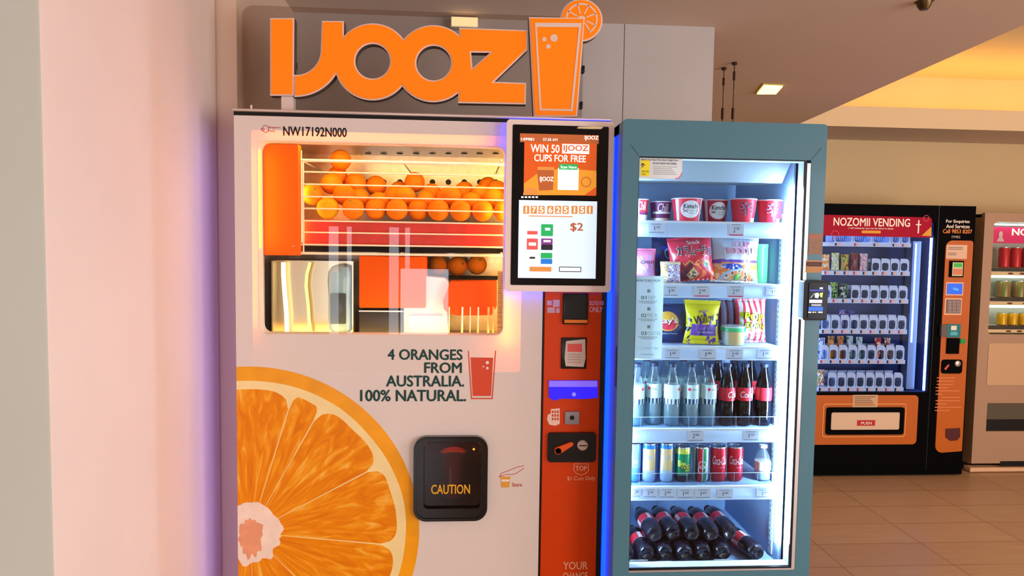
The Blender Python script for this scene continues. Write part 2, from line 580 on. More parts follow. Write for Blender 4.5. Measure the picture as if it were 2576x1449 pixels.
# black gasket frame round the door, and the column gap
xo = XL; xd0 = P(594, 900).x; xd1 = P(1361, 1000).x; zt = P(900, 298).z
mb = MB(); mb.prism([[(xo, .04), (XR, .04), (XR, 1.9475), (xo, 1.9475)], [(xd0, .06), (xd0, zt), (xd1, zt), (xd1, .06)]], .004, .03)
mb.build('door_gasket', Mblk, JM)
# white door panel with openings
glow = RC(634, 335, 1313, 936); win = RC(650, 361, 1268, 842); chute = RC(1066, 1112, 1209, 1279)
lp_glow = rr(*glow, .008, 3); lp_win = rr(*win, .022, 8); lp_ch = rr(*chute, .014, 5)
door = [(xd0, .06), (xd1, .06), (xd1, zt), (xd0, zt)]
MB().prism([door, lp_glow, lp_ch], 0.0, .01).build('door_panel', Mwhite, JM)
Mbl = backlit_mat()
mb = MB(); mb.prism([lp_glow, lp_win], 0.0, None); mb.build('backlit_surround', Mbl, JM, smooth=0)
# light box behind the translucent surround
mb = MB(); mb.prism([inset(lp_glow, .001), lp_win], .046, .05)
mb.prism([inset(lp_glow, .004), inset(lp_glow, .0005)], .0105, .05)
mb.prism([inset(lp_win, .002), lp_win], .001, .054)
mb.build('light_box', mat('light_box_white', (240, 234, 226), .6), JM)
x0, x1, z0, z1 = win
for bx in ((x0 - .006, x0 - .003, .018, .026, z0 + .02, z1 - .02), (x0 + .02, x1 - .05, .018, .026, z1 + .003, z1 + .006), (x1 + .004, x1 + .014, .016, .028, z0 - .03, z0 + .12)):
    MB().box(*bx).build('led_strip', Mledor, JM)
MB().prism([inset(lp_win, -.001)], .003, .006).build('window_glass', Mclear, JM)
# compartment behind the window
mb = MB()
bx0, bx1, bz0, bz1, by = -.60, .155, 1.30, 1.905, .44
mb.box(bx0, bx1, by, by + .01, bz0, bz1); mb.box(bx0, bx0 + .008, .052, by, bz0, bz1); mb.box(bx1 - .008, bx1, .052, by, bz0, bz1)
mb.box(bx0, bx1, .052, by, bz0, bz0 + .008)
# sloped steel ceiling of the hopper
q = [(bx0, .052, 1.890), (bx1, .052, 1.890), (bx1, by, 1.893), (bx0, by, 1.893)]
mb.add(q + [(p[0], p[1], p[2] + .008) for p in q], [(0, 1, 2, 3), (7, 6, 5, 4), (0, 4, 5, 1), (1, 5, 6, 2), (2, 6, 7, 3), (3, 7, 4, 0)])
# punched holes, two rows
for px in (926, 965, 1006, 1047, 1088, 1128, 1168, 1207, 1247):
    p = PZ(px, 386, 1.8905); c_ = circ(p.x, p.y, .0115, 16, .016); mb.add([(a_, b_, 1.8900) for a_, b_ in c_], [tuple(range(16))], 1)
    p = P(px, 458, by - .001); mb.prism([circ(p.x, p.z, .0095, 16)], by - .0012, by, 1)
lin_ = mb.build('hopper_lining', [Msteel, mat('hole_dark', (62, 58, 48), .8)], JM)
# orange cover at the upper left of the window
r = RC(652, 362, 750, 642, .05)
lp = [(r[1], r[2]), (r[1], r[3]), (r[0] + .02, r[3]), (r[0] + .008, r[3] - .005), (r[0] + .002, r[3] - .012), (r[0], r[3] - .024), (r[0], r[2])]
mb = MB(); mb.prism([lp], .05, .09)
p = P(738, 619, .05); mb.lathe([(.003, 0), (.0022, .0015), (1e-6, .0018)], 10, (p.x, .05, p.z), 1, axis=Matrix.Rotation(math.radians(90), 4, 'X'))
mb.build('orange_cover', [mat('orange_cover', (255, 104, 0), .5, spec=.15), Msteel], JM)
MB().box(x0 - .0005, x0 + .0025, .012, .022, 1.585, 1.845).build('led_strip', mat('yellow_led', (255, 200, 60), em=22, emrgb=(255, 170, 20)), JM)
# wire rack in front of the fruit
Mwire = mat('white_wire', (255, 244, 214), .35, 0)
mb = MB(); Yw = .085
for y, rad in ((403, .0042), (432, .0021), (463, .0021), (494, .0021), (524, .0021), (555, .0021), (584, .0021), (615, .0024), (637, .0036)):
    z = P(757, y, Yw).z
    mb.tube([(P(757, y, Yw).x, Yw, z), (bx1 - .01, Yw, z)], rad, 8)
for px, rad in ((754, .0036), (763, .0024)):
    mb.tube([(P(px, 520, Yw).x, Yw, P(px, 637, Yw).z), (P(px, 520, Yw).x, Yw, P(px, 403, Yw).z)], rad, 8)
for px in (757, 1010, 1262):
    for y in (403, 637):
        p = P(px, y, Yw); mb.tube([(p.x, Yw, p.z), (p.x, .43, p.z)], .0024, 6)
mb.build('wire_rack', Mwire, JM)
# red tray the fruit rolls on
zt_ = P(1000, 553, .12).z; zb_ = P(1000, 618, .12).z
mb = MB(); xa, xb = P(764, 590, .12).x, bx1 - .012
mb.box(xa, xb, .115, .122, zb_, zt_ - .009); mb.box(xa, xb, .122, .42, zt_ - .014, zt_ - .008)
for k in range(9):
    yy = .14 + k * .032
    mb.tube([(xa, yy, zt_ - .010), (xb, yy, zt_ - .010)], .007, 8)
mb.build('fruit_tray', mat('red_tray', (206, 52, 24), .35, var=.12, vscale=25), JM)
MB().box(bx0 + .01, bx1 - .01, .20, .43, 1.574, zb_ - .006).build('tray_support', Mblkm, JM)
# lower half: steel cabinet, light reflections shaped as emissive tubes, wrapped pump, juicer housings
r = RC(697, 656, 897, 842, .16)
mb = MB(); mb.box(r[0], r[1], .16, .40, bz0 + .01, r[3])
mb.box(r[0], r[0] + .004, .10, .16, bz0 + .01, r[3]); mb.box(r[1] - .004, r[1], .10, .16, bz0 + .01, r[3])
mb.build('pump_cabinet', mat('polished_steel', (196, 182, 150), .22, .8), JM)
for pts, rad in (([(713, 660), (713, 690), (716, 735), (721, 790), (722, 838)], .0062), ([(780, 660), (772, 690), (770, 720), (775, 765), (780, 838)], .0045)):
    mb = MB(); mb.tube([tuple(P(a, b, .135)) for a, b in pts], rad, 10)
    mb.build('reflection_streak', mat('streak_glow' + str(int(rad * 1e4)), (255, 240, 190), em=2.2 if rad > .005 else 1.0, emrgb=(255, 240, 180) if rad > .005 else (255, 214, 110)), JM)
mb = MB(); r = RC(822, 664, 892, 838, .12)
prof = [(.0, .0), (.02, .002), (.028, .012), (.030, .05), (.029, .10), (.031, .14), (.030, .165), (.022, .178), (.010, .184), (1e-6, .186)]
prof = [(max(1e-6, a * 1.22), b * (r[3] - r[2]) / .186) for a, b in prof]
prof2 = []
mb.lathe(prof, 26, ((r[0] + r[1]) / 2, .125, r[2]), 0)
mb.v = [(p[0] + .0022 * noise.noise(Vector(p) * 60), p[1] + .005 * noise.noise(Vector((p[0] * 70, p[1] * 70, p[2] * 25))), p[2]) for p in mb.v]
d = RC(829, 738, 869, 816, .08); mb.rbox(d, .082, .095, 1, bev=.004)
mb.build('wrapped_pump', [mat('plastic_wrap', (150, 186, 184), .25), mat('pump_window', (72, 82, 76), .3)], JM)
r = RC(903, 645, 1071, 775, .10)
MB().rbox(r, .10, .20, bev=.004).build('juicer_door', mat('orange_housing', (255, 100, 0), .45, spec=.15), JM)
r = RC(903, 781, 1014, 842, .11)
mb = MB(); mb.box(r[0], r[1], .11, .25, bz0 + .01, r[3], bev=.003); mb.box(r[0], r[1], .107, .111, r[3] - .004, r[3], 1)
mb.build('motor_housing', [mat('motor_grey', (58, 56, 52), .35), Msteel], JM)
lp = L([(1016, 842), (1016, 706), (1060, 694), (1118, 700), (1130, 712), (1122, 760), (1128, 842)], .12)  # daylight reflection in the window glass, shaped as a pale solid
mb = MB(); mb.prism([lp], .12, .20)
lp2 = L([(1028, 842), (1028, 794), (1114, 794), (1118, 842)], .115)
mb.prism([lp2], .113, .12, 1)
for y in (741, 762):
    r = RC(1020, y, 1070, y + 3, .118); mb.rbox(r, .1185, .121, 2)
mb.build('reflection_block', [mat('reflection_white', (246, 240, 232), .3), mat('pale_aqua', (170, 216, 222), .25), mat('beige_line', (224, 190, 160), .5)], JM)
lp = L([(1133, 708), (1250, 708), (1250, 770), (1236, 793), (1152, 794), (1130, 790), (1117, 778), (1114, 756), (1122, 738)], .09)
mb = MB(); mb.prism([lp], .09, .18); mb.v = mb.v
mb.build('juicer_housing', mat('orange_housing_deep', (255, 96, 0), .45, spec=.15), JM)
for px, w in ((1130, 2.2), (1163, 3.4), (1183, 1.6), (1203, 2.6), (1229, 3.4), (1241, 2.4)):
    mb = MB(); p0, p1 = P(px, 772, .083), P(px, 848, .083)
    mb.tube([(p0.x, .083, p1.z), (p0.x, .083, p0.z)], w * .00105, 10)
    mb.build('steel_rod', mat('bright_rod', (252, 232, 170), .2, .5), JM)
mb = MB(); r = RC(1252, 682, 1268, 842, .05)
n = 26
for k in range(n):
    za = r[2] + (r[3] - r[2]) * k / n
    mb.box(r[0], r[1] + .012, .05 + (.004 if k % 2 else 0), .07, za, za + (r[3] - r[2]) / n * .92)
mb.build('ribbed_guide', mat('ribbed_orange', (255, 206, 120), .4), JM)
# lamps of the compartment
mb = MB(); mb.box(-.46, .12, .054, .068, 1.8765, 1.881); mb.build('led_strip', Mledyel, JM)
mb = MB(); mb.box(-.55, .12, .056, .068, 1.326, 1.330); mb.build('led_strip', mat('warm_led_low', (255, 226, 160), em=15, emrgb=(255, 206, 128)), JM)
MB().box(.130, .138, .056, .072, 1.36, 1.87).build('led_strip', Mledyel, JM)
MB().box(-.478, -.466, .094, .104, 1.60, 1.86).build('led_strip', mat('warm_led_soft', (255, 226, 160), em=20, emrgb=(255, 180, 90)), JM)

# printed orange slice on the door
cx0, cz0 = P(630, 1340).x, P(630, 1340).z
Rz = P(640, 922).z - cz0


def clip_left(pts):
    """keep the part of a polygon right of the door's left edge"""
    out = []
    xl = xd0 + .0004
    for p, q in zip(pts, pts[1:] + pts[:1]):
        if p[0] >= xl: out.append(p)
        if (p[0] >= xl) != (q[0] >= xl):
            t = (xl - p[0]) / (q[0] - p[0]); out.append((xl, p[1] + t * (q[1] - p[1])))
    return out


def wobbly(r, amp, f, n=160, seed=0):
    return [(cx0 + (r + amp * noise.noise(Vector((f * math.cos(a), f * math.sin(a), seed)))) * math.cos(a),
             cz0 + (r + amp * noise.noise(Vector((f * math.cos(a), f * math.sin(a), seed)))) * math.sin(a)) for a in (2 * math.pi * i / n for i in range(n))]


def pulp_mat():
    m = bpy.data.materials.new('orange_pulp_print'); m.use_nodes = True
    nt = m.node_tree; b = nt.nodes['Principled BSDF']
    tc = nt.nodes.new('ShaderNodeTexCoord')
    sub = nt.nodes.new('ShaderNodeVectorMath'); sub.operation = 'SUBTRACT'
    w = WLOC[JM]; sub.inputs[1].default_value = (cx0 - w.x, 0, cz0 - w.z)
    nt.links.new(tc.outputs['Object'], sub.inputs[0])
    sp = nt.nodes.new('ShaderNodeSeparateXYZ'); nt.links.new(sub.outputs[0], sp.inputs[0])
    at = nt.nodes.new('ShaderNodeMath'); at.operation = 'ARCTAN2'
    nt.links.new(sp.outputs[2], at.inputs[0]); nt.links.new(sp.outputs[0], at.inputs[1])
    ln = nt.nodes.new('ShaderNodeVectorMath'); ln.operation = 'LENGTH'; nt.links.new(sub.outputs[0], ln.inputs[0])
    cb = nt.nodes.new('ShaderNodeCombineXYZ')
    ma = nt.nodes.new('ShaderNodeMath'); ma.operation = 'MULTIPLY'; ma.inputs[1].default_value = 9
    ml = nt.nodes.new('ShaderNodeMath'); ml.operation = 'MULTIPLY'; ml.inputs[1].default_value = 14
    nt.links.new(at.outputs[0], ma.inputs[0]); nt.links.new(ln.outputs['Value'], ml.inputs[0])
    nt.links.new(ma.outputs[0], cb.inputs[0]); nt.links.new(ml.outputs[0], cb.inputs[1])
    n = nt.nodes.new('ShaderNodeTexNoise'); n.inputs['Scale'].default_value = 1.6; n.inputs['Detail'].default_value = 5; n.inputs['Distortion'].default_value = .9
    nt.links.new(cb.outputs[0], n.inputs['Vector'])
    cr = nt.nodes.new('ShaderNodeValToRGB')
    e = cr.color_ramp.elements
    e[0].position = .3; e[0].color = lin((226, 122, 0))
    e[1].position = .72; e[1].color = lin((255, 196, 90))
    k = e.new(.5); k.color = lin((240, 142, 0)); k = e.new(.6); k.color = lin((248, 162, 26))
    nt.links.new(n.outputs['Fac'], cr.inputs[0]); nt.links.new(cr.outputs[0], b.inputs['Base Color'])
    b.inputs['Roughness'].default_value = .45; b.inputs['Specular IOR Level'].default_value = .2
    return m


Mrind = mat('orange_rind_print', (244, 164, 18), .35, var=.1, vscale=14)
Mpith = mat('orange_pith_print', (250, 226, 160), .35, var=.05, vscale=18)
Mcore = mat('orange_core_print', (250, 226, 206), .4, var=.08, vscale=20)
Mcore2 = mat('core_blush_print', (236, 160, 120), .4, var=.1, vscale=30)
Mpulp = pulp_mat()
mb = MB(); mb.prism([clip_left(circ(cx0, cz0, Rz, 128))], -.0006, 0)
slc = mb.build('orange_slice_print', Mrind, JM)
mb = MB(); mb.prism([clip_left(wobbly(Rz * .918, .010, 2.2))], -.0011, -.0006); mb.build('pith', Mpith, slc)
Rp = Rz * .865
rays_ = [118, 73, 61, 28, -6, -46, -88, -130]
for a0, a1 in zip(rays_[1:], rays_[:-1]):
    g = .3
    pts = []
    for i in range(25):
        t = i / 24; a = math.radians(a0 + g + (a1 - a0 - 2 * g) * t)
        e = min(1, min(t, 1 - t) / .2); rad = Rp * (.90 + .10 * math.sqrt(max(0, 1 - (1 - e) ** 2))) + .006 * noise.noise(Vector((a * 5, 3, 0)))
        pts.append((cx0 + rad * math.cos(a), cz0 + rad * math.sin(a)))
    for i in range(13):
        t = 1 - i / 12; a = math.radians(a0 + 2 * g + (a1 - a0 - 4 * g) * t)
        rad = Rz * .17 + .012 * noise.noise(Vector((a * 4, 9, 1)))
        pts.append((cx0 + rad * math.cos(a), cz0 + rad * math.sin(a)))
    pts = clip_left(pts)
    if len(pts) > 2:
        mb = MB(); mb.prism([pts], -.0016, -.0011); mb.build('pulp_segment', Mpulp, slc)
mb = MB(); mb.prism([clip_left(wobbly(Rz * .185, .02, 3, 60, 4))], -.0021, -.0016); cr_ = mb.build('core', Mcore, slc)
mb = MB(); mb.prism([clip_left(inset([(cx0 + (x - cx0) * .42, cz0 - .012 + (z - cz0) * .75) for x, z in wobbly(Rz * .16, .03, 3, 50, 8)], 0))], -.0025, -.0021)
mb.build('core_blush', Mcore2, slc)

# lettering on the door
def letters(s, px, mats, parent, Y=0.0, name='lettering', bold=.014, shear=0, t=.0008, label=None):
    mb = MB(); mb.text(s, RC(*px, Y), Y, t, 0, bold, shear)
    o = mb.build(name, mats, parent, smooth=0, recalc=False)
    return o
letters('NW17192N000', (713, 320, 872, 343), Mblackink, JM, name='serial_number', bold=.03)
letters('4 ORANGES', (976, 879, 1163, 905), Mink, JM, bold=.034)
letters('FROM', (1068, 912, 1161, 938), Mink, JM, bold=.034)
letters('AUSTRALIA.', (972, 945, 1167, 972), Mink, JM, bold=.034)
letters('100% NATURAL.', (907, 981, 1172, 1009), Mink, JM, bold=.034)
# little red emblem before the serial number
mb = MB()
p = P(664, 324)
mb.prism([circ(p.x + .004, p.z, .009, 20, .010), circ(p.x + .004, p.z, .0076, 20, .0086)], -.0006, 0)
mb.prism([circ(p.x - .003, p.z - .002, .005, 16, .004), circ(p.x - .003, p.z - .002, .0038, 16, .0028)], -.0006, 0)
mb.text('Singapore', RC(676, 318, 706, 324), 0, .0006, 0); mb.text('Food', RC(676, 327, 691, 332), 0, .0006, 0)
mb.build('emblem', Mredink, JM, smooth=0)
# juice glass pictogram
mb = MB()
mb.prism([L([(1177, 882), (1179.5, 882), (1187.5, 1001), (1237, 1001), (1245.5, 882), (1248, 882), (1239.5, 1004), (1185, 1004)])], -.0008, 0)
mb.prism([L([(1184, 899), (1240.5, 900), (1235, 996), (1189.5, 996)])], -.0008, 0)
for q, rad in (((1226, 912), 4.2), ((1226, 926), 3.3), ((1216, 922), 2)):
    p = P(*q); mb.prism([circ(p.x, p.z, rad * .0011, 14)], -.0012, -.0008, 1)
mb.build('glass_pictogram', [mat('tomato_red_ink', (218, 74, 36), .4), Mwhink], JM, smooth=0)
# hand-and-cup pictogram beside the hatch
mb = MB()
def stroke(pts, w, Y=0.0, mi=0):
    w3 = L(pts, Y)
    for (ax, az), (bx_, bz_) in zip(w3, w3[1:]):
        d = Vector((bx_ - ax, bz_ - az)); 
        if d.length < 1e-6: continue
        n_ = Vector((-d.y, d.x)).normalized() * w / 2
        mb.prism([[(ax - n_.x, az - n_.y), (bx_ - n_.x, bz_ - n_.y), (bx_ + n_.x, bz_ + n_.y), (ax + n_.x, az + n_.y)]], Y - .0007, Y, mi)
stroke([(1256, 1200), (1262, 1190), (1277, 1185), (1300, 1175), (1318, 1172)], .0014)
stroke([(1257, 1199), (1275, 1193), (1288, 1194), (1300, 1190), (1318, 1178)], .0014)
mb.prism([L([(1259, 1199), (1284, 1199), (1281, 1226), (1261, 1226)])], -.0008, 0, 1)
mb.prism([L([(1261, 1206), (1282, 1206), (1281.5, 1211), (1261, 1211)])], -.0011, -.0008, 2)
mb.text('Store', RC(1288, 1214, 1313, 1224), 0, .0006, 0)
mb.build('hand_pictogram', [Mredink, mat('cup_amber_ink', (226, 164, 60), .5), Mwhink], JM, smooth=0)

# collecting hatch
r = RC(1041, 1095, 1226, 1306)
mb = MB(); mb.prism([rr(*r, .036, 8), rr(*RC(1066, 1112, 1209, 1279, -.014), .012, 6)], -.016, .0)
mb.prism([rr(r[0] + .003, r[1] - .003, r[2] + .003, r[3] - .003, .034, 8), rr(r[0] + .009, r[1] - .009, r[2] + .009, r[3] - .009, .028, 8)], -.019, -.016)
ht = mb.build('hatch_frame', mat('glossy_black', (10, 9, 9), .15, coat=.4), JM)
c0 = chute
mb = MB(); mb.box(c0[0], c0[1], .22, .225, c0[2], c0[3]); mb.box(c0[0] - .004, c0[0], .011, .225, c0[2], c0[3]); mb.box(c0[1], c0[1] + .004, .011, .225, c0[2], c0[3])
mb.box(c0[0], c0[1], .011, .225, c0[2] - .004, c0[2]); mb.box(c0[0], c0[1], .011, .225, c0[3], c0[3] + .004)
mb.build('hatch_chamber', mat('chamber_brown', (66, 36, 28), .5), JM)
MB().prism([rr(c0[0] + .001, c0[1] - .001, c0[2] + .001, c0[3] - .001, .012, 5)], -.004, -.001).build('hatch_window', glass('smoked_glass', (200, 178, 170), 1.2), ht)
letters('CAUTION', (1085, 1219, 1182, 1242), mat('yellow_vinyl', (226, 164, 30), .5, em=.12), ht, Y=-.0045, bold=.02, name='caution_lettering')
p = P(1192, 1133, .2)
MB().sphere((p.x, .212, p.z), .0035, 10).build('indicator_lamp', mat('yellow_lamp', (255, 220, 80), em=6, emrgb=(255, 210, 70)), ht)
MB().box(c0[0] + .02, c0[1] - .02, .14, .16, c0[3] - .005, c0[3] - .001).build('hatch_lamp', mat('red_lamp', (255, 90, 40), em=16, emrgb=(255, 90, 50)), ht)
# cup of juice standing in the hatch
cxm = P(1140, 1200, .09).x; zc0 = c0[2] + .0005
t = thing('juice_cup', (cxm, .10, zc0), 'plastic cup of orange juice standing behind the caution window of the juice machine', 'cup')
hh = P(1140, 1140, .10).z - zc0
MB().lathe([(1e-6, 0), (.028, 0), (.036, hh * .9), (.037, hh)], 28, (cxm, .10, zc0)).build('cup_body', mat('juice_red', (206, 84, 48), .3), t)
MB().lathe([(.038, hh), (.039, hh + .004), (.030, hh + .010), (.012, hh + .012), (1e-6, hh + .012)], 28, (cxm, .10, zc0)).build('lid', mat('lid_clear_red', (214, 140, 120), .2), t)
MB().box(cxm - .012, cxm - .004, .0625, .064, zc0 + hh * .35, zc0 + hh * .75).build('cup_print', Mwhink, t)

# ------------------------------------------------------------------ payment column
oc = [P(1368, 500).x, P(1524, 500).x]
mb = MB(); xa, xb = P(1363, 1000).x + .004, XR - .0146
MB().box(xa, xb, -.001, .03, .06, 1.935, bev=.002).build('payment_panel', Morg, JM)
PC = JM
Yc = -.001
# note acceptor
mb = MB(); r = RC(1415, 738, 1478, 815, Yc); mb.rbox(r, Yc - .012, Yc, 0, bev=.003)
q = RC(1420, 748, 1473, 800, Yc); mb.rbox(q, Yc - .0125, Yc - .011, 1)
q = RC(1418, 803, 1475, 811, Yc); mb.rbox(q, Yc - .016, Yc - .010, 2)
mb.build('note_acceptor', [Mblk, mat('slot_black', (6, 6, 7), .5), mat('amber_lip', (226, 120, 20), .4)], PC)
mb = MB(); mb.text('$2/5/10', RC(1483, 757, 1518, 769, Yc), Yc, .0006); mb.text('ONLY', RC(1483, 772, 1516, 785, Yc), Yc, .0006)
mb.build('note_lettering', mat('lilac_ink', (226, 190, 206), .5), PC, smooth=0, recalc=False)
mb = MB(); mb.rbox(RC(1376, 756, 1388, 768, Yc), Yc - .0006, Yc); mb.rbox(RC(1391, 754, 1408, 772, Yc), Yc - .0006, Yc); mb.rbox(RC(1377, 773, 1396, 787, Yc), Yc - .0006, Yc); mb.rbox(RC(1399, 775, 1408, 787, Yc), Yc - .0006, Yc)
mb.build('banknote_pictogram', mat('lilac_print', (196, 160, 176), .5), PC)
# covered card slot
mb = MB(); r = RC(1411, 849, 1475, 927, Yc); mb.rbox(r, Yc - .006, Yc, 0, bev=.002)
lp = L([(1424, 858), (1472, 853), (1473, 900), (1468, 923), (1423, 921), (1420, 900)], Yc - .006); mb.prism([lp], Yc - .0072, Yc - .006, 1)
mb.rbox(RC(1427, 864, 1463, 884, Yc), Yc - .0078, Yc - .0072, 2)
for y in (890, 896, 903, 910): mb.rbox(RC(1428, y, 1460 - (y % 7) * 2, y + 1.6, Yc), Yc - .0076, Yc - .0072, 3)
mb.build('card_slot', [Mblk, mat('paper_patch', (216, 196, 184), .7, var=.06, vscale=50), mat('salmon_print', (226, 92, 84), .5), mat('grey_print', (170, 150, 140), .6)], PC)
# blue-lit tray lip
mb = MB(); lp = L([(1380, 957), (1503, 957), (1503, 1000), (1470, 1003), (1410, 1002), (1395, 1007), (1381, 1000)], Yc); mb.prism([lp], Yc - .004, Yc)
q = RC(1381, 958, 1502, 973, Yc - .004); mb.rbox(q, Yc - .006, Yc - .004, 1)
p = P(1443, 991); mb.prism([circ(p.x, p.z, .006, 16)], Yc - .0055, Yc - .004, 2)
mb.build('blue_light_bar', [mat('blue_glow', (40, 30, 235), .3, em=.75, emrgb=(44, 26, 255)), mat('violet_glow', (130, 110, 240), .3, em=.6, emrgb=(120, 100, 255)), mat('pale_blue', (130, 130, 255), .3, em=.6)], PC)
# phone pictogram and code scanner
mb = MB(); lp = L([(1386, 1029), (1408, 1027), (1408, 1066), (1396, 1071), (1382, 1068), (1376, 1055), (1378, 1044), (1385, 1040)], Yc); mb.prism([lp], Yc - .0006, Yc)
for k in range(3):
    for j in range(3): mb.rbox(RC(1388 + j * 6.5, 1033 + k * 9, 1392.5 + j * 6.5, 1039 + k * 9, Yc), Yc - .001, Yc - .0006, 1)
mb.build('phone_pictogram', [mat('pink_print', (246, 212, 196), .5), mat('rust_print', (206, 80, 40), .5)], PC)
mb = MB(); mb.rbox(RC(1420, 1034, 1457, 1067, Yc), Yc - .007, Yc, 0, bev=.003); p = P(1438, 1049); mb.prism([circ(p.x, p.z, .0065, 18)], Yc - .0085, Yc - .007, 1)
mb.build('code_scanner', [mat('scanner_grey', (150, 142, 146), .35), Mblk], PC)
# coin unit
cu = MB().prism([rr(*RC(1377, 1087, 1498, 1160, Yc), .009, 5)], Yc - .010, Yc).build('coin_unit', Mblk, PC)
mb = MB(); mb.prism([L([(1394, 1128), (1397, 1122), (1434, 1108), (1440, 1110), (1439, 1116), (1408, 1136), (1398, 1137)], Yc)], Yc - .019, Yc - .011)
p = P(1402, 1130); mb.lathe([(.0105, 0), (.0105, .006), (.009, .009), (1e-6, .009)], 20, (p.x, Yc - .010, p.z), axis=Matrix.Rotation(math.radians(90), 4, 'X'))
mb.build('return_lever', mat('lever_orange', (238, 88, 26), .35), cu)
mb = MB(); p = P(1464, 1117); mb.lathe([(.0155, 0), (.0155, .003), (.013, .005), (1e-6, .0052)], 24, (p.x, Yc - .010, p.z), axis=Matrix.Rotation(math.radians(90), 4, 'X'))
mb.box(p.x - .0105, p.x + .0105, Yc - .0165, Yc - .0150, p.z - .0014, p.z + .0014, 1)
mb.build('coin_slot', [mat('coin_metal', (190, 180, 176), .3, .8), Mblk], cu)
mb = MB(); q = L([(1443, 1166), (1481, 1166), (1481, 1184), (1475, 1191), (1462, 1196), (1449, 1191), (1443, 1184)], Yc); mb.prism([q, inset(q, -.0018)], Yc - .0006, Yc)
mb.text('TOP', RC(1448, 1172, 1476, 1184, Yc), Yc, .0006, 0, .04); mb.text('$1 Coin Only', RC(1427, 1198, 1497, 1211, Yc), Yc, .0006)
mb.build('coin_lettering', mat('peach_ink', (240, 176, 140), .5), PC, smooth=0, recalc=False); mb = MB()
mb.text('YOUR', RC(1417, 1413, 1478, 1432, Yc), Yc, .0006, 0, .02); mb.text('CHANGE', RC(1416, 1440, 1478, 1457, Yc), Yc, .0006, 0, .02)
mb.build('change_lettering', mat('peach_ink', (240, 176, 140), .5), PC, smooth=0, recalc=False)
# change cup lower down the column
mb = MB(); q = RC(1405, 1500, 1480, 1580, Yc); mb.prism([rr(*q, .012), rr(q[0] + .006, q[1] - .006, q[2] + .006, q[3] - .006, .008)], Yc - .008, Yc)
mb.build('change_tray', Mblk, PC)

# ------------------------------------------------------------------ touchscreen
YS = -.036
ds = MB().prism([rr(*RC(1272, 303, 1541, 734, YS), .010, 5)], YS, -.010).build('touchscreen', mat('screen_shell', (244, 228, 220), .35), JM)
MB().prism([rr(*RC(1287, 316, 1527, 718, YS), .004, 3)], YS - .0012, YS).build('screen_bezel', mat('screen_black', (4, 4, 5), .3, spec=.1), ds)
Ye = YS - .0014
mb = MB(); a = RC(1306, 345, 1504, 493, YS); b = RC(1303, 505, 1500, 700, YS)
Mo1, Mo2, Mo3, Mo4, Mo5 = [mat('screen_' + n, c, .3, em=e, emrgb=c) for n, c, e in (('orange', (206, 84, 24), .62), ('brown', (176, 92, 46), .55), ('amber', (226, 150, 44), .6), ('paper', (196, 216, 242), .92), ('white', (246, 244, 240), .85))]
Mo6, Mo7, Mo8, Mo9, Mo10, Mo11 = [mat('screen_' + n, c, .3, em=e, emrgb=c) for n, c, e in (('green', (28, 160, 84), .8), ('red', (226, 80, 76), .8), ('purple', (120, 50, 130), .7), ('blue', (24, 110, 200), .8), ('ink', (40, 40, 52), .2), ('gold', (198, 128, 60), .8))]
MS = [Mo1, Mo2, Mo3, Mo4, Mo5, Mo6, Mo7, Mo8, Mo9, Mo10, Mo11]
def sq(px, mi, lay=1, r=0):
    q = RC(*px, YS); y = Ye - .0001 * lay
    if r: mb.prism([rr(*q, r, 4)], y - .0001, y, mi)
    else: mb.rbox(q, y - .0001, y, mi)
sq((1308, 338, 1506, 360), 1); sq((1318, 360, 1500, 491), 0)
q = L([(1318, 491), (1318, 462), (1360, 430), (1420, 424), (1500, 430), (1500, 491)], YS); mb.prism([q], Ye - .0003, Ye - .0002, 2)
q = L([(1470, 491), (1500, 470), (1500, 491)], YS); mb.prism([q], Ye - .0004, Ye - .0003, 0)
p = P(1335, 491, YS); mb.prism([[pt for pt in circ(p.x, p.z, .021, 40) if pt[1] >= p.z]], Ye - .0004, Ye - .0003, 10)
p = P(1474, 458, YS); mb.prism([circ(p.x, p.z, .014, 24), circ(p.x, p.z, .0115, 24)], Ye - .0004, Ye - .0003, 1)
mb.prism([L([(1350, 424), (1394, 420), (1391, 478), (1356, 480)], YS)], Ye - .0005, Ye - .0004, 1)
sq((1352, 420, 1394, 428), 10, 6)
sq((1403, 423, 1455, 478), 4, 4); sq((1406, 413, 1453, 427), 5, 5)
sq((1414, 363, 1482, 387), 4, 4)
sq((1304, 505, 1500, 700), 3)
for k in range(9):
    x = 1316 + k * 19.2 + (3 if k > 2 else 0) + (3 if k > 5 else 0); sq((x, 518, x + 15.5, 538), 10, 3)
    mb.text('175625151'[k], RC(x + 3.5, 521, x + 12, 535, YS), Ye - .0005, .0001, 4, .03)
for i, (px, ci) in enumerate((((1325, 565, 1352, 592), 4), ((1361, 564, 1391, 594), 5), ((1325, 600, 1353, 628), 6), ((1361, 600, 1390, 615), 7), ((1361, 615, 1390, 629), 9), ((1327, 636, 1352, 664), 4), ((1360, 636, 1389, 650), 5), ((1360, 651, 1389, 664), 8))):
    sq(px, ci, 3, .002)
sq((1326, 581, 1352, 590), 6, 5); sq((1371, 573, 1384, 580), 3, 5); sq((1330, 610, 1348, 618), 4, 5); sq((1367, 604, 1385, 609), 4, 5); sq((1332, 646, 1346, 651), 9, 5)
sq((1332, 671, 1387, 683), 10, 3); sq((1406, 671, 1462, 684), 9, 3, .002); sq((1408, 673, 1460, 682), 4, 5)
sq((1330, 543, 1440, 545.5), 10, 3)
mb.text('WIN 50', RC(1335, 364, 1407, 384, YS), Ye - .0006, .0001, 4, .018); mb.text('IJOOZ', RC(1418, 366, 1479, 384, YS), Ye - .0007, .0001, 0, .03)
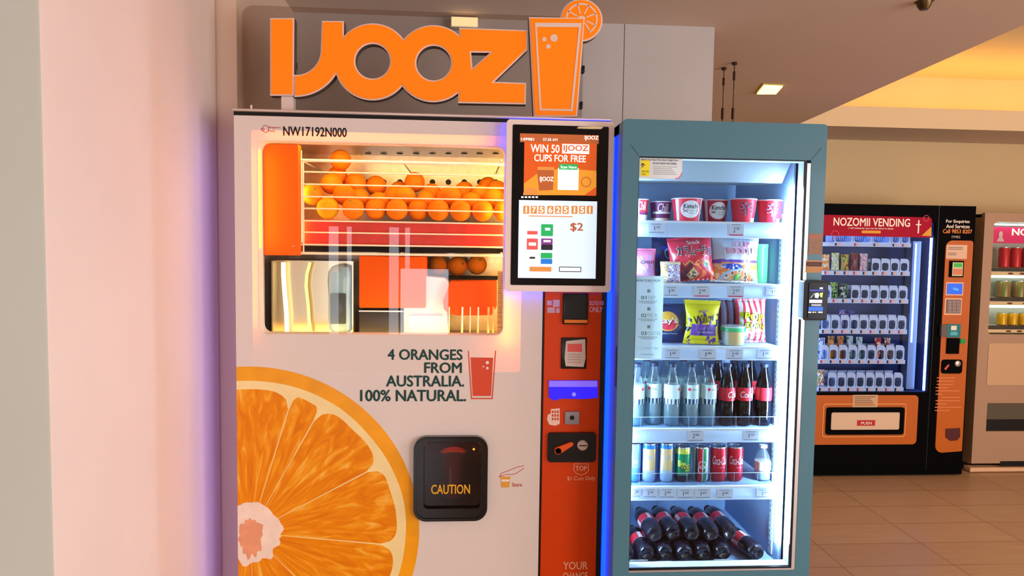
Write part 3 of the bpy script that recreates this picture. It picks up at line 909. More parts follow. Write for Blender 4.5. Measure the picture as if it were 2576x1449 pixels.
mb.text('CUPS FOR FREE', RC(1344, 390, 1473, 407, YS), Ye - .0006, .0001, 4, .018); mb.text('IJOOZ', RC(1471, 342, 1505, 354, YS), Ye - .0006, .0001, 4, .03)
mb.text('IJOOZ', RC(1358, 445, 1392, 459, YS), Ye - .0009, .0001, 4, .03); mb.text('Scan Here', RC(1410, 417, 1450, 424, YS), Ye - .0008, .0001, 4, .02)
mb.text('$2', RC(1435, 561, 1466, 583, YS), Ye - .0006, .0001, 1, .03)
mb.text('149981', RC(1311, 347, 1343, 354, YS), Ye - .0006, .0001, 4, .02); mb.text('07:58 AM', RC(1366, 348, 1402, 355, YS), Ye - .0006, .0001, 4, .0)
for k in range(5): sq((1311 + k * 9, 494, 1317 + k * 9, 498), 4, 2)
mb.build('screen_picture', MS, ds, smooth=0, recalc=False)
MB().rbox(RC(1288, 317, 1526, 717, YS), YS - .0034, YS - .0032).build('screen_glass', glass('screen_glass', refl=0.3), ds)
# blue light behind the screen edge and violet light on the machine's left flank
mb = MB(); q = RC(1281, 311, 1534, 726, -.006)
mb.prism([[(q[0], q[2]), (q[1], q[2]), (q[1], q[3]), (q[0], q[3])], [(q[0] + .003, q[2] + .003), (q[1] - .003, q[2] + .003), (q[1] - .003, q[3] - .003), (q[0] + .003, q[3] - .003)]], -.0095, -.006)
mb.build('blue_led_strip', Mledblue, ds)
MB().box(XR + .0005, XR + .002, .024, .040, .55, 1.92).build('blue_led_strip', mat('blue_led_side', (20, 60, 255), em=70, emrgb=(8, 40, 255)), JM)
MB().box(XL - .003, XL - .0005, .04, .05, .3, 1.9).build('violet_led_strip', Mledviolet, JM)

# ------------------------------------------------------------------ sign on top of the machine
SG = thing('shop_sign', (-.1, .12, 1.954), 'orange lettered sign with a juice glass, standing on top of the juice machine', 'sign')
YG0 = YG = .075
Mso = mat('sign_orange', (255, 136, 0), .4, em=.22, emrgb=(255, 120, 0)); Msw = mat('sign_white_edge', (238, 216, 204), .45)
Mside = mat('sign_side_shade', (92, 80, 72), .5)  # shadow under the letters is put into this darker side colour
sp = lambda pts: L([(560 + a / 2.576, b / 2.576) for a, b in pts], YG)
YO = [0]
def letter(name, loops, extra=None):
    w = []; YO[0] += .0004; YG = YG0 - YO[0]
    for i, lp in enumerate(loops):
        w.append(inset(lp, .0042 if i == 0 else -.0042))
    o = MB().prism(w, YG, YG + .03, 0, 1).build(name, [Msw, Mside], SG)
    MB().prism(loops, YG - .004, YG).build('orange_face', Msw if extra else Mso, o)
    return o
def arc(cx, cy, r, a0, a1, n=20):
    return [(cx + r * math.cos(math.radians(a0 + (a1 - a0) * i / n)), cy - r * math.sin(math.radians(a0 + (a1 - a0) * i / n))) for i in range(n + 1)]
letter('letter_i', [sp([(318, 128), (455, 128), (452, 611), (318, 611)])])
letter('letter_j', [sp([(653, 146), (777, 147), (777, 300)] + arc(474, 320, 299, 0, -90, 16)[1:] + [(473, 495)] + arc(474, 325, 172, -90, 0, 14)[1:])])
letter('letter_o', [sp(arc(972, 402, 240, 0, 352, 48)), sp(arc(973, 398, 122, 0, 350, 40))])
letter('letter_o', [sp(arc(1366, 414, 240, 0, 352, 48)), sp(arc(1368, 410, 122, 0, 350, 40))])
hole = sp([(1600, 332), (1758, 334), (1612, 462)])
letter('letter_z', [sp([(1543, 192), (1966, 207), (1964, 322), (1738, 540), (1957, 548), (1955, 668), (1536, 660), (1536, 545), (1543, 545)]), hole])
# glass with slice
gl_ = sp([(1992, 130), (2332, 135), (2284, 752), (2022, 752)])
o = MB().prism([inset(gl_, .0042)], YG - .012, YG + .022, 0, 1).build('juice_glass_shape', [Msw, Mside], SG)
mb = MB(); mb.prism([gl_], YG - .016, YG - .012); mb.build('orange_face', Mso, o)
mb = MB(); g2 = sp([(2020, 160), (2320, 162), (2262, 728), (2050, 722)]); g3 = sp([(2032, 186), (2302, 188), (2250, 716), (2062, 712)])
mb.prism([g2, g3], YG - .0175, YG - .016)
for q, rad in (((2142, 258), 24), ((2080, 266), 14), ((2106, 312), 15)):
    mb.prism([sp(arc(q[0], q[1], rad, 0, 345, 20))], YG - .0175, YG - .016)
mb.build('white_outline', Msw, o)
sl_ = MB().prism([sp(arc(2322, 136, 138, 0, 352, 44))], YG - .006, YG + .02, 0, 1).build('orange_slice_shape', [Msw, Mside], SG)
MB().prism([sp(arc(2322, 136, 127, 0, 352, 44))], YG - .010, YG - .006).build('orange_face', Mso, sl_)
mb = MB()
mb.prism([sp(arc(2322, 132, 103, -60, 205, 36) + arc(2322, 132, 93, 205, -60, 36))], YG - .0115, YG - .010)
for a in (20, 62, 105, 150, 195, -25, -55):
    ca, sa = math.cos(math.radians(a)), -math.sin(math.radians(a)); nx, ny = -sa * 4, ca * 4
    mb.prism([sp([(2322 + 34 * ca + nx, 130 + 34 * sa + ny), (2322 + 98 * ca + nx, 130 + 98 * sa + ny), (2322 + 98 * ca - nx, 130 + 98 * sa - ny), (2322 + 34 * ca - nx, 130 + 34 * sa - ny)])], YG - .0115, YG - .010)
mb.prism([sp([(2295, 122), (2312, 112), (2334, 112), (2348, 124), (2340, 136), (2312, 132)])], YG - .0115, YG - .010)
mb.build('white_outline', Msw, sl_)
# clear acrylic back sheet with clips, feet
r = RC(612, 30, 1466, 278, .115)
MB().prism([rr(r[0], r[1], 1.9545, r[3], .03, 6)], .108, .114).build('acrylic_sheet', glass('acrylic', (236, 230, 226), 1.3), SG)
for px, py in ((1466, 176), (1461, 266), (743, 165)):
    p = P(px, py, .11); MB().box(p.x - .004, p.x + .004, .098, .118, p.z - .010, p.z + .010, bev=.001).build('clip', Mblk, SG)
for px in (725,):
    r = RC(710, 244, 740, 276, .09); MB().box(r[0], r[1], .080, .107, 1.9545, r[3] + .002).build('sign_foot', Msw, SG)
r = RC(1175, 262, 1335, 290, .09)
mb = MB(); p = P(632, 268, .02)
mb.tube([(p.x, .02, 1.9545), (p.x, .02, 1.968)], .003, 8); tag(mb.build('screw_stub', Msw), 'tiny pale stub standing on the left end of the juice machine top', 'bolt')

# ------------------------------------------------------------------ oranges in the hopper
Mor = mat('orange_peel', (255, 142, 0), .5, spec=.2, bump=.25, bscale=420)
Mor2 = mat('orange_peel_yellow', (240, 180, 10), .5, spec=.2, bump=.25, bscale=420)
pos = [(789, 492, .135), (835, 463, .19), (852, 438, .25), (857, 410, .235), (893, 459, .25), (870, 504, .135), (827, 527, .13), (901, 535, .13), (945, 467, .27), (945, 506, .20),
       (949, 537, .13), (994, 535, .13), (918, 502, .20), (984, 495, .22), (1048, 467, .27), (1079, 482, .26), (1046, 533, .13), (1104, 535, .13), (1154, 535, .13), (1208, 537, .13), (1253, 535, .13),
       (1121, 498, .20), (1168, 482, .27), (1208, 492, .20), (1249, 479, .26), (1021, 500, .16), (1070, 506, .19), (1185, 510, .16), (1141, 508, .15), (1245, 505, .15), (1010, 478, .29), (1228, 470, .31)]
RO = .0315
C_ = [Vector(P(a, b, c)) for a, b, c in pos]
for it in range(220):
    for i in range(len(C_)):
        for j in range(i):
            d = C_[i] - C_[j]; l = d.length
            if l < 2 * RO + .0012:
                push = d.normalized() * ((2 * RO + .0012 - l) * .5)
                push.x *= .35; push.z *= .35
                C_[i] += push; C_[j] -= push
        C_[i].y = min(.405, max(.122, C_[i].y))
        C_[i].z = min(1.887 - RO, max(zt_ - .001 + RO, C_[i].z)); C_[i].x = min(bx1 - .0095 - RO, C_[i].x)
proto = None
for i, c in enumerate(C_):
    nm = {0: 'leftmost orange in the lit hopper, resting on its own against the wires', 6: 'yellow-green tinged orange low on the left of the hopper', 3: 'topmost orange of the pile, near the left of the hopper'}
    lab = nm.get(i, 'ripe orange in the heap behind the wire rack of the juice machine')
    if proto is None:
        mb = MB(); mb.sphere((0, 0, 0), RO, 28)
        o = mb.build('orange', Mor, origin=(0, 0, 0)); proto = o
        mb = MB(); mb.lathe([(1e-6, RO * 1.0), (.0035, RO * 1.005), (.004, RO * .985)], 8, (0, 0, 0)); mb.build('stem_scar', mat('stem_green', (120, 130, 40), .7), o)
        tag(o, lab, 'orange', 'oranges in the hopper')
    elif i == 6:
        mb = MB(); mb.sphere((0, 0, 0), RO, 28); o = mb.build('orange', Mor2, origin=(0, 0, 0)); tag(o, lab, 'orange', 'oranges in the hopper')
        ch = proto.children[0].copy(); COL.objects.link(ch); ch.parent = o
    else:
        o = dup(proto, c, lab)
    o.location = c
    o.rotation_euler = (random.uniform(.3, 2.4), random.uniform(-1, 1), random.uniform(-3, 3))
for px, py, lab in ((1100, 668, 'left'), (1150, 670, 'middle'), (1200, 666, 'right')):
    p = P(px, py, .30)
    o = dup(proto, (p.x, .30, p.z), lab + ' one of three dim oranges in the chute under the fruit tray', 'oranges in the lower chute')
    o.rotation_euler = (1, random.random(), random.random())
MB().box(P(1075, 690, .3).x, bx1 - .02, .262, .40, P(1100, 668, .3).z - RO - .011, P(1100, 668, .3).z - RO - .0038).build('orange_chute', Mblkm, JM)
# ------------------------------------------------------------------ blue glass-door fridge
YD = -0.12
FX0, FX1, FZ1 = 0.4095, 0.9575, 1.933
FR = thing('glass_door_fridge', (0.683, .17, 0), 'grey-blue upright fridge with one lit glass door, stocked with noodles, snacks and drinks', 'fridge')
Mteal = mat('grey_blue_paint', (76, 124, 141), .42, coat=.1)
Mliner = mat('fridge_liner', (168, 200, 236), .5)
Mfwhite = mat('fridge_white', (226, 236, 246), .4)
Mrail = mat('price_rail_plastic', (190, 214, 242), .25, coat=.2)
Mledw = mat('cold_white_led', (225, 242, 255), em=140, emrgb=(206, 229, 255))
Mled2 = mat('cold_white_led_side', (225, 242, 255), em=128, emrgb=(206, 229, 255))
op = RC(1606, 394, 2029, 402, YD)
OX0, OX1 = .4515, .9035
OZ0, OZ1 = .727, 1.8375
# shell
mb = MB(); ys, ye = -.070, .45
mb.box(FX0, FX0 + .018, ys, ye, .05, FZ1 - .004); mb.box(FX1 - .018, FX1, ys, ye, .05, FZ1 - .004)
mb.box(FX0, FX1, ys, ye, FZ1 - .03, FZ1 - .004); mb.box(FX0, FX1, ye - .02, ye, .05, FZ1); mb.box(FX0, FX1, ys, ye, .05, .10)
mb.box(FX0 + .018, FX1 - .018, ys + .01, ye, .10, .66)
mb.build('cabinet', Mteal, FR)
for fx in (FX0 + .05, FX1 - .05):
    for fy in (-.03, .40):
        MB().lathe([(.02, 0), (.022, .006), (.014, .014), (.012, .05)], 12, (fx, fy, 0)).build('foot', Mblk, FR)
IX0, IX1, IB = .432, .8965, .345
ZFL = .708
mb = MB()
mb.box(IX0, IX1, IB, IB + .01, ZFL, 1.90); mb.box(IX0 - .005, IX0, -.065, IB, ZFL, 1.90); mb.box(IX1, IX1 + .005, -.065, IB, ZFL, 1.90)
mb.box(IX0, IX1, -.065, IB, 1.885, 1.90); mb.box(IX0, IX1, -.065, IB, ZFL - .012, ZFL)
for k in range(5):
    xx = IX0 + .06 + k * .085; mb.box(xx, xx + .006, IB - .003, IB, ZFL, 1.6)
mb.build('inner_liner', Mliner, FR)
# lit header over the top shelf
r = RC(1606, 404, 2012, 456, -.04)
mb = MB(); mb.add([(IX0, -.055, r[3]), (IX1 - .004, -.055, r[3]), (IX1 - .012, -.02, r[2]), (IX0, -.02, r[2]), (IX0, .20, r[2] + .012), (IX1 - .012, .20, r[2] + .012), (IX0, .20, r[3]), (IX1 - .004, .20, r[3])],
                  [(0, 1, 2, 3), (3, 2, 5, 4), (4, 5, 7, 6), (0, 6, 7, 1), (0, 3, 4, 6), (1, 7, 5, 2)])
mb.build('lit_header', mat('header_diffuser', (160, 174, 182), .4, em=.08, emrgb=(190, 220, 240)), FR)
# door frame
d0, d1 = FX0 - .002, FX1
outer = rr(d0, d1, .10, FZ1, .010, 4)
dr = MB().prism([outer, rr(OX0, OX1 + .013, OZ0 - .009, OZ1, .003, 2)], YD, -.073).build('door', Mteal, FR)
mb = MB(); mb.prism([[(OX0, OZ0 - .003), (OX1 + .003, OZ0 - .003), (OX1 + .003, OZ1), (OX0, OZ1)], [(OX0 + .002, OZ0), (OX1 - .003, OZ0), (OX1 - .003, OZ1 - .003), (OX0 + .002, OZ1 - .003)]], YD + .003, YD + .008)
mb.build('door_gasket', Mblk, dr)
lq = lambda d: [(OX0 - d, OZ0 - .003 - d), (OX1 + .003 + d, OZ0 - .003 - d), (OX1 + .003 + d, OZ1 + d), (OX0 - d, OZ1 + d)]
MB().prism([lq(-.0002), lq(-.0028)], YD + .0125, -.074).build('door_liner', Mfwhite, dr)
mb = MB(); mb.box(OX1 + .003, OX1 + .0125, YD + .001, YD + .03, OZ0 - .009, OZ1 - .008)
mb.box(OX0, OX1 + .003, YD + .001, YD + .03, OZ0 - .009, OZ0 - .004)
mb.build('edge_strip', mat('satin_aluminium', (206, 206, 208), .25, .75), dr)
# mitre joints of the frame
Mseam = mat('seam_dark', (48, 70, 80), .6)
for (ax, az, bx_, bz_) in ((OX0, OZ1, OX0 - .024, OZ1 + .030), (OX1 + .012, OZ1, OX1 + .040, OZ1 + .034)):
    dv = Vector((bx_ - ax, bz_ - az)); n_ = Vector((-dv.y, dv.x)).normalized() * .0007
    MB().prism([[(ax - n_.x, az - n_.y), (bx_ - n_.x, bz_ - n_.y), (bx_ + n_.x, bz_ + n_.y), (ax + n_.x, az + n_.y)]], YD - .0003, YD).build('mitre_seam', Mseam, dr)
MB().box(OX0 + .002, OX1 - .003, YD + .008, YD + .012, OZ0, OZ1 - .003).build('door_glass', glass('fridge_glass', (236, 246, 252), .55), dr)
r = RC(1546, 870, 1551, 972, -.1)
MB().box(d0 - .0012, d0 + .0004, -.112, -.098, r[2], r[3]).build('grip_slot', Mblk, dr)
# light tubes
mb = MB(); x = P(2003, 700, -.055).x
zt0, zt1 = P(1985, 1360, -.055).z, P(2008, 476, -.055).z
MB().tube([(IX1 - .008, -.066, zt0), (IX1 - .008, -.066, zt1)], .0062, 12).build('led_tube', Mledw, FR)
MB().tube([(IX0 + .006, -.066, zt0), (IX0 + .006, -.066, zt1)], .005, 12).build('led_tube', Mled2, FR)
# slotted uprights
for xx in (IX1 - .0035, IX0 + .0005):
    mb = MB(); mb.box(xx, xx + .003, -.022, .0, ZFL + .01, 1.70)
    k = 0; z = ZFL + .03
    while z < 1.69:
        mb.box(xx - .0012, xx + .004, -.016, -.006, z, z + .006, 1); z += .0145
    mb.build('shelf_upright', [Mfwhite, mat('slot_teal', (120, 168, 178), .6)], FR)
# shelves
SH = {}
def tagbox(parent, px, s, red=0, bare=False):
    mb = MB(); Yt = -.0605
    r = RC(*px, Yt); mb.rbox(r, Yt - .0012, Yt)
    w, h = px[2] - px[0], px[3] - px[1]
    mb.rbox(RC(px[0] + w * .2, px[1] + h * .12, px[2] - w * .2, px[1] + h * .2, Yt), Yt - .0014, Yt - .0012, 3)
    if s:
        mb.text(s[0], RC(px[0] + w * .34, px[1] + h * .34, px[0] + w * .44, px[1] + h * .74, Yt), Yt - .0012, .0004, 1, .02)
        mb.text(s[1:], RC(px[0] + w * .5, px[1] + h * .34, px[0] + w * .72, px[1] + h * .55, Yt), Yt - .0012, .0004, 1, .01)
    mb.rbox(RC(px[0] + 2, px[3] - h * .1, px[2] - 2, px[3], Yt), Yt - .0015, Yt - .0012, 2 if red else 3)
    if red > 1: mb.rbox(RC(px[0], px[1], px[2], px[1] + h * .09, Yt), Yt - .0015, Yt - .0012, 2)
    mb.build('price_tag', [mat('tag_paper', (206, 216, 232), .5), mat('tag_ink', (84, 96, 130), .5), mat('tag_red', (206, 60, 90), .5), mat('tag_grey', (150, 160, 184), .5)], parent, smooth=0, recalc=False)
shelf_px = {1: (556, 595, 1976, None), 2: (713, 747, 1973, None), 3: (871, 903, 1966, None), 4: (1077, 1110, 1957, 1049), 5: (1222, 1254, 1956, 1190)}
tags = {1: [((1630, 560, 1672, 586), '150', 0), ((1832, 560, 1871, 593), '220', 1)],
        2: [((1669, 719, 1707, 744), '150', 0), ((1744, 718, 1786, 746), '220', 1), ((1829, 717, 1871, 747), '220', 2), ((1927, 722, 1966, 744), '130', 0)],
        3: [((1671, 878, 1711, 901), '180', 0), ((1759, 877, 1801, 903), '180', 0), ((1827, 878, 1869, 903), '240', 0), ((1904, 878, 1945, 902), '140', 0)],
        4: [((1729, 1081, 1770, 1109), '250', 0), ((1868, 1082, 1908, 1107), '150', 0)],
        5: [((1588, 1227, 1612, 1249), '200', 0), ((1617, 1228, 1653, 1250), '200', 0), ((1658, 1228, 1698, 1251), '200', 0), ((1704, 1229, 1743, 1252), '160', 0), ((1748, 1229, 1787, 1252), '160', 0), ((1803, 1230, 1843, 1252), '180', 0), ((1902, 1229, 1942, 1250), '200', 0)]}
for k, (yt, yb, xr, yg) in shelf_px.items():
    zt_s, zb_s = P(1780, yt, -.06).z, P(1780, yb + 1, -.06).z
    SH[k] = zt_s - .0020
    mb = MB(); mb.box(IX0 + .001, IX1 - .012, -.050, .325, zt_s - .010, zt_s - .003)
    mb.box(IX0 + .003, IX0 + .008, .0, .325, zt_s - .024, zt_s - .010); mb.box(IX1 - .017, IX1 - .013, .0, .325, zt_s - .024, zt_s - .010)
    for xx in (IX0 + .0045, IX1 - .0135): mb.box(xx, xx + .004, -.02, .02, zt_s - .03, zt_s - .003, 0)
    sh = mb.build('shelf', mat('shelf_white', (200, 218, 240), .45), FR)
    xr_ = P(xr, (yt + yb) / 2, -.06).x
    mb = MB(); mb.box(IX0 + .002, xr_, -.0600, -.0505, zb_s, zt_s - .006, bev=.001); mb.box(IX0 + .002, xr_, -.0635, -.0505, zt_s - .007, zt_s - .001, 1)
    mb.box(IX0 + .002, xr_, -.0620, -.0505, zb_s - .002, zb_s + .001, 1)
    mb.build('price_rail', [Mrail, Mfwhite], sh)
    for px, s, red in tags[k]: tagbox(sh, px, s, red)
    if yg:
        zg = P(1780, yg, -.048).z
        MB().box(IX0 + .002, xr_, -.0500, -.0480, zt_s - .003, zg).build('acrylic_guard', glass('guard_acrylic', (232, 244, 255), 1.4), sh)
        mb = MB(); mb.box(IX0 + .002, xr_, -.0502, -.0478, zg, zg + .0009)
        for xx in range(6): mb.box(IX0 + .06 + xx * .068, IX0 + .0607 + xx * .068, -.0504, -.0502, zt_s - .003, zg)
        mb.build('guard_edge', mat('guard_edge', (196, 216, 244), .2), sh)
for px in ((1584, 1408, 1629, 1424), (1652, 1411, 1691, 1423), (1794, 1410, 1838, 1424)):
    q = RC(*px, -.062); mb = MB(); mb.box(q[0], q[1], -.064, -.062, ZFL + .0005, ZFL + .0005 + (q[3] - q[2])); mb.build('floor_tag', mat('tag_paper', (206, 216, 232), .5), FR)
# stickers on glass and frame
def paper_mat(name, rgb, t=.5):
    m = bpy.data.materials.new(name); m.use_nodes = True; nt = m.node_tree
    for n in list(nt.nodes): nt.nodes.remove(n)
    o = nt.nodes.new('ShaderNodeOutputMaterial'); d = nt.nodes.new('ShaderNodeBsdfDiffuse'); tr = nt.nodes.new('ShaderNodeBsdfTranslucent'); x = nt.nodes.new('ShaderNodeMixShader')
    d.inputs[0].default_value = lin(rgb); tr.inputs[0].default_value = lin(rgb); x.inputs[0].default_value = t
    nt.links.new(d.outputs[0], x.inputs[1]); nt.links.new(tr.outputs[0], x.inputs[2]); nt.links.new(x.outputs[0], o.inputs[0]); return m
Yg = YD + .0079
mb = MB(); q = RC(1608, 397, 1716, 450, Yg)
lp = [(OX0 + .0025, q[3]), (OX0 + .0025, q[2]), (q[1] - .018, q[2])] + [(q[1] - .018 + .018 * math.sin(a), q[2] + .018 - .018 * math.cos(a)) for a in (math.radians(10 * k) for k in range(1, 10))] + [(q[1], q[3])]
mb.prism([lp], Yg - .0004, None)
arcp = [(q[1] - .018 + r_ * math.sin(a), q[2] + .018 - r_ * math.cos(a)) for r_, rng in ((.018, range(0, 91, 10)), (.0155, range(90, -1, -10))) for a in (math.radians(k) for k in rng)]
mb.prism([arcp], Yg - .0008, None, 2)
mb.rbox(RC(1612, 403, 1634, 443, Yg), Yg - .0007, Yg - .0005, 1)
mb.prism([L([(1610, 418), (1616, 410), (1625, 416), (1617, 414)], Yg)], Yg - .0012, None, 3)
mb.prism([L([(1612, 424), (1618, 414), (1620, 417)], Yg)], Yg - .0012, None, 3)
mb.text('Before You Open This Smart Fridge Door', RC(1613, 400, 1706, 406, Yg), Yg - .0004, .0005, 3, .01)
mb.text('DO NOT BLOCK THE CAMERA', RC(1643, 409, 1702, 414, Yg), Yg - .0004, .0005, 3, .01)
for k in range(5): mb.rbox(RC(1643, 419 + k * 4.6, 1703 - (k * 13) % 17, 420.6 + k * 4.6, Yg), Yg - .0008, Yg - .0005, 4)
mb.text('WE SEE', RC(1614, 429, 1632, 434, Yg), Yg - .0007, .0004, 5, .01); mb.text('YOU', RC(1614, 436, 1624, 441, Yg), Yg - .0007, .0004, 5, .01)
mb.build('notice_sticker', [paper_mat('notice_paper', (252, 250, 236), .35), mat('notice_yellow', (236, 216, 40), .5, em=.12), mat('notice_coral', (226, 110, 84), .5), mat('notice_ink', (50, 40, 40), .5), mat('notice_grey', (170, 172, 164), .5), mat('notice_green', (110, 150, 20), .5)], dr, smooth=0, recalc=False)
mb = MB(); q = RC(1595, 694, 1667, 902, Yg); mb.prism([[(OX0 + .0025, q[2]), (q[1], q[2]), (q[1], q[3]), (OX0 + .0025, q[3])]], Yg - .0004, None)
mb.text('HOW TO BUY FROM', RC(1602, 703, 1660, 709, Yg), Yg - .0004, .0005, 1, .015)
for k, (n_, w_) in enumerate((('01', 'TAP'), ('02', 'PICK'), ('03', 'CLOSE'))):
    y = 744 + k * 45
    mb.text(n_, RC(1613, y, 1626, y + 9, Yg), Yg - .0004, .0005, 1, .02); mb.text(w_, RC(1629, y, 1629 + 6.5 * len(w_), y + 9, Yg), Yg - .0004, .0005, 2, .02)
    for j in range(2): mb.rbox(RC(1606 + j * 6, y + 13 + j * 4, 1654 - j * 6, y + 14.6 + j * 4, Yg), Yg - .0008, Yg - .0005, 3)
    mb.rbox(RC(1628, y - 16, 1636, y - 8, Yg), Yg - .0008, Yg - .0005, 3)
p = P(1609, 876, Yg); mb.prism([circ(p.x, p.z, .006, 18), circ(p.x, p.z, .0052, 18)], Yg - .0008, Yg - .0005, 2)
mb.text('SmartFridge', RC(1618, 872, 1656, 880, Yg), Yg - .0004, .0005, 2, .01)
mb.rbox(RC(1612, 891, 1645, 892.4, Yg), Yg - .0008, Yg - .0005, 3)
mb.build('instruction_sticker', [paper_mat('mint_film', (206, 238, 236), .55), mat('sticker_ink', (76, 104, 110), .5), mat('sticker_mint_ink', (140, 196, 196), .5), paper_mat('sticker_grey_ink', (150, 186, 188), .55)], dr, smooth=0, recalc=False)
mb = MB(); mb.rbox(RC(2034, 588, 2069, 640, YD), YD - .0005, YD); mb.rbox(RC(2035, 590, 2068, 600, YD), YD - .0008, YD - .0005, 1)
mb.build('square_sticker', [mat('tan_sticker', (150, 116, 92), .5, var=.12, vscale=120), mat('rose_sticker', (176, 110, 92), .5)], dr)
mb = MB(); mb.rbox(RC(2028, 655, 2068, 686, YD), YD - .0005, YD); mb.rbox(RC(2029, 659, 2067, 670, YD), YD - .0008, YD - .0005, 1); mb.rbox(RC(2034, 663, 2062, 666, YD), YD - .001, YD - .0008, 2)
mb.build('strip_sticker', [mat('tan_sticker2', (196, 140, 90), .5), mat('dark_brown_sticker', (72, 42, 34), .5), mat('brown_print', (120, 72, 56), .5)], dr)
# payment terminal on the right stile
Yt = -.150
tm = MB().prism([rr(*RC(2021, 706, 2082, 806, Yt), .006, 5)], Yt, YD).build('card_terminal', mat('terminal_black', (10, 9, 9), .4, spec=.2), dr)
q = RC(2033, 712, 2080, 801, Yt)
MB().prism([rr(*q, .004, 4)], Yt - .002, Yt).build('terminal_face', mat('terminal_gloss', (4, 4, 5), .2, spec=.15), tm)
mb = MB(); yy = Yt - .002
for px, ci in (((2037, 729, 2072, 732), 0), ((2036, 754, 2068, 762), 1), ((2041, 765, 2066, 770), 2), ((2034, 772, 2070, 782), 3), ((2033, 784, 2041, 787), 1), ((2044, 784, 2048, 787), 1), ((2050, 784, 2053, 787), 4), ((2058, 784, 2069, 787), 1), ((2062, 723, 2070, 727), 1)):
    mb.rbox(RC(*px, yy), yy - .0004, yy, ci)
mb.prism([L([(2038, 748), (2046, 740), (2045, 736), (2048, 740), (2040, 750)], yy)], yy - .0004, None, 2)
mb.prism([L([(2049, 738), (2058, 736), (2061, 742), (2058, 750), (2050, 749)], yy)], yy - .0004, None, 5)
mb.prism([L([(2062, 737), (2070, 736), (2068, 749), (2063, 746)], yy)], yy - .0004, None, 4)
mb.build('terminal_display', [mat('td_indigo', (50, 60, 190), .3, em=.8), mat('td_white', (236, 238, 240), .3, em=.8), mat('td_grey', (150, 160, 170), .3, em=.7), mat('td_blue', (20, 90, 250), .3, em=.9), mat('td_yellow', (210, 220, 90), .3, em=.8), mat('td_cyan', (180, 226, 236), .3, em=.8)], tm, smooth=0, recalc=False)
MB().rbox(RC(2080, 722, 2084, 760, Yt), Yt + .006, Yt + .02, bev=.001).build('side_button', Mblk, tm)

# ------------------------------------------------------------------ goods in the fridge
def cylwarp(cx, cy_, rfn, off=.0006):
    """flat lettering (x, *, z) bent round an upright cylinder's front"""
    def w(x, y, z):
        r = (rfn(z) if callable(rfn) else rfn) + off
        a = (x - cx) / r
        return (cx + r * math.sin(a), cy_ - r * math.cos(a), z)
    return w


def front(th):
    """angle from the viewer-facing direction, -pi..pi, positive to the right"""
    a = th + math.pi / 2
    while a > math.pi: a -= 2 * math.pi
    while a < -math.pi: a += 2 * math.pi
    return a


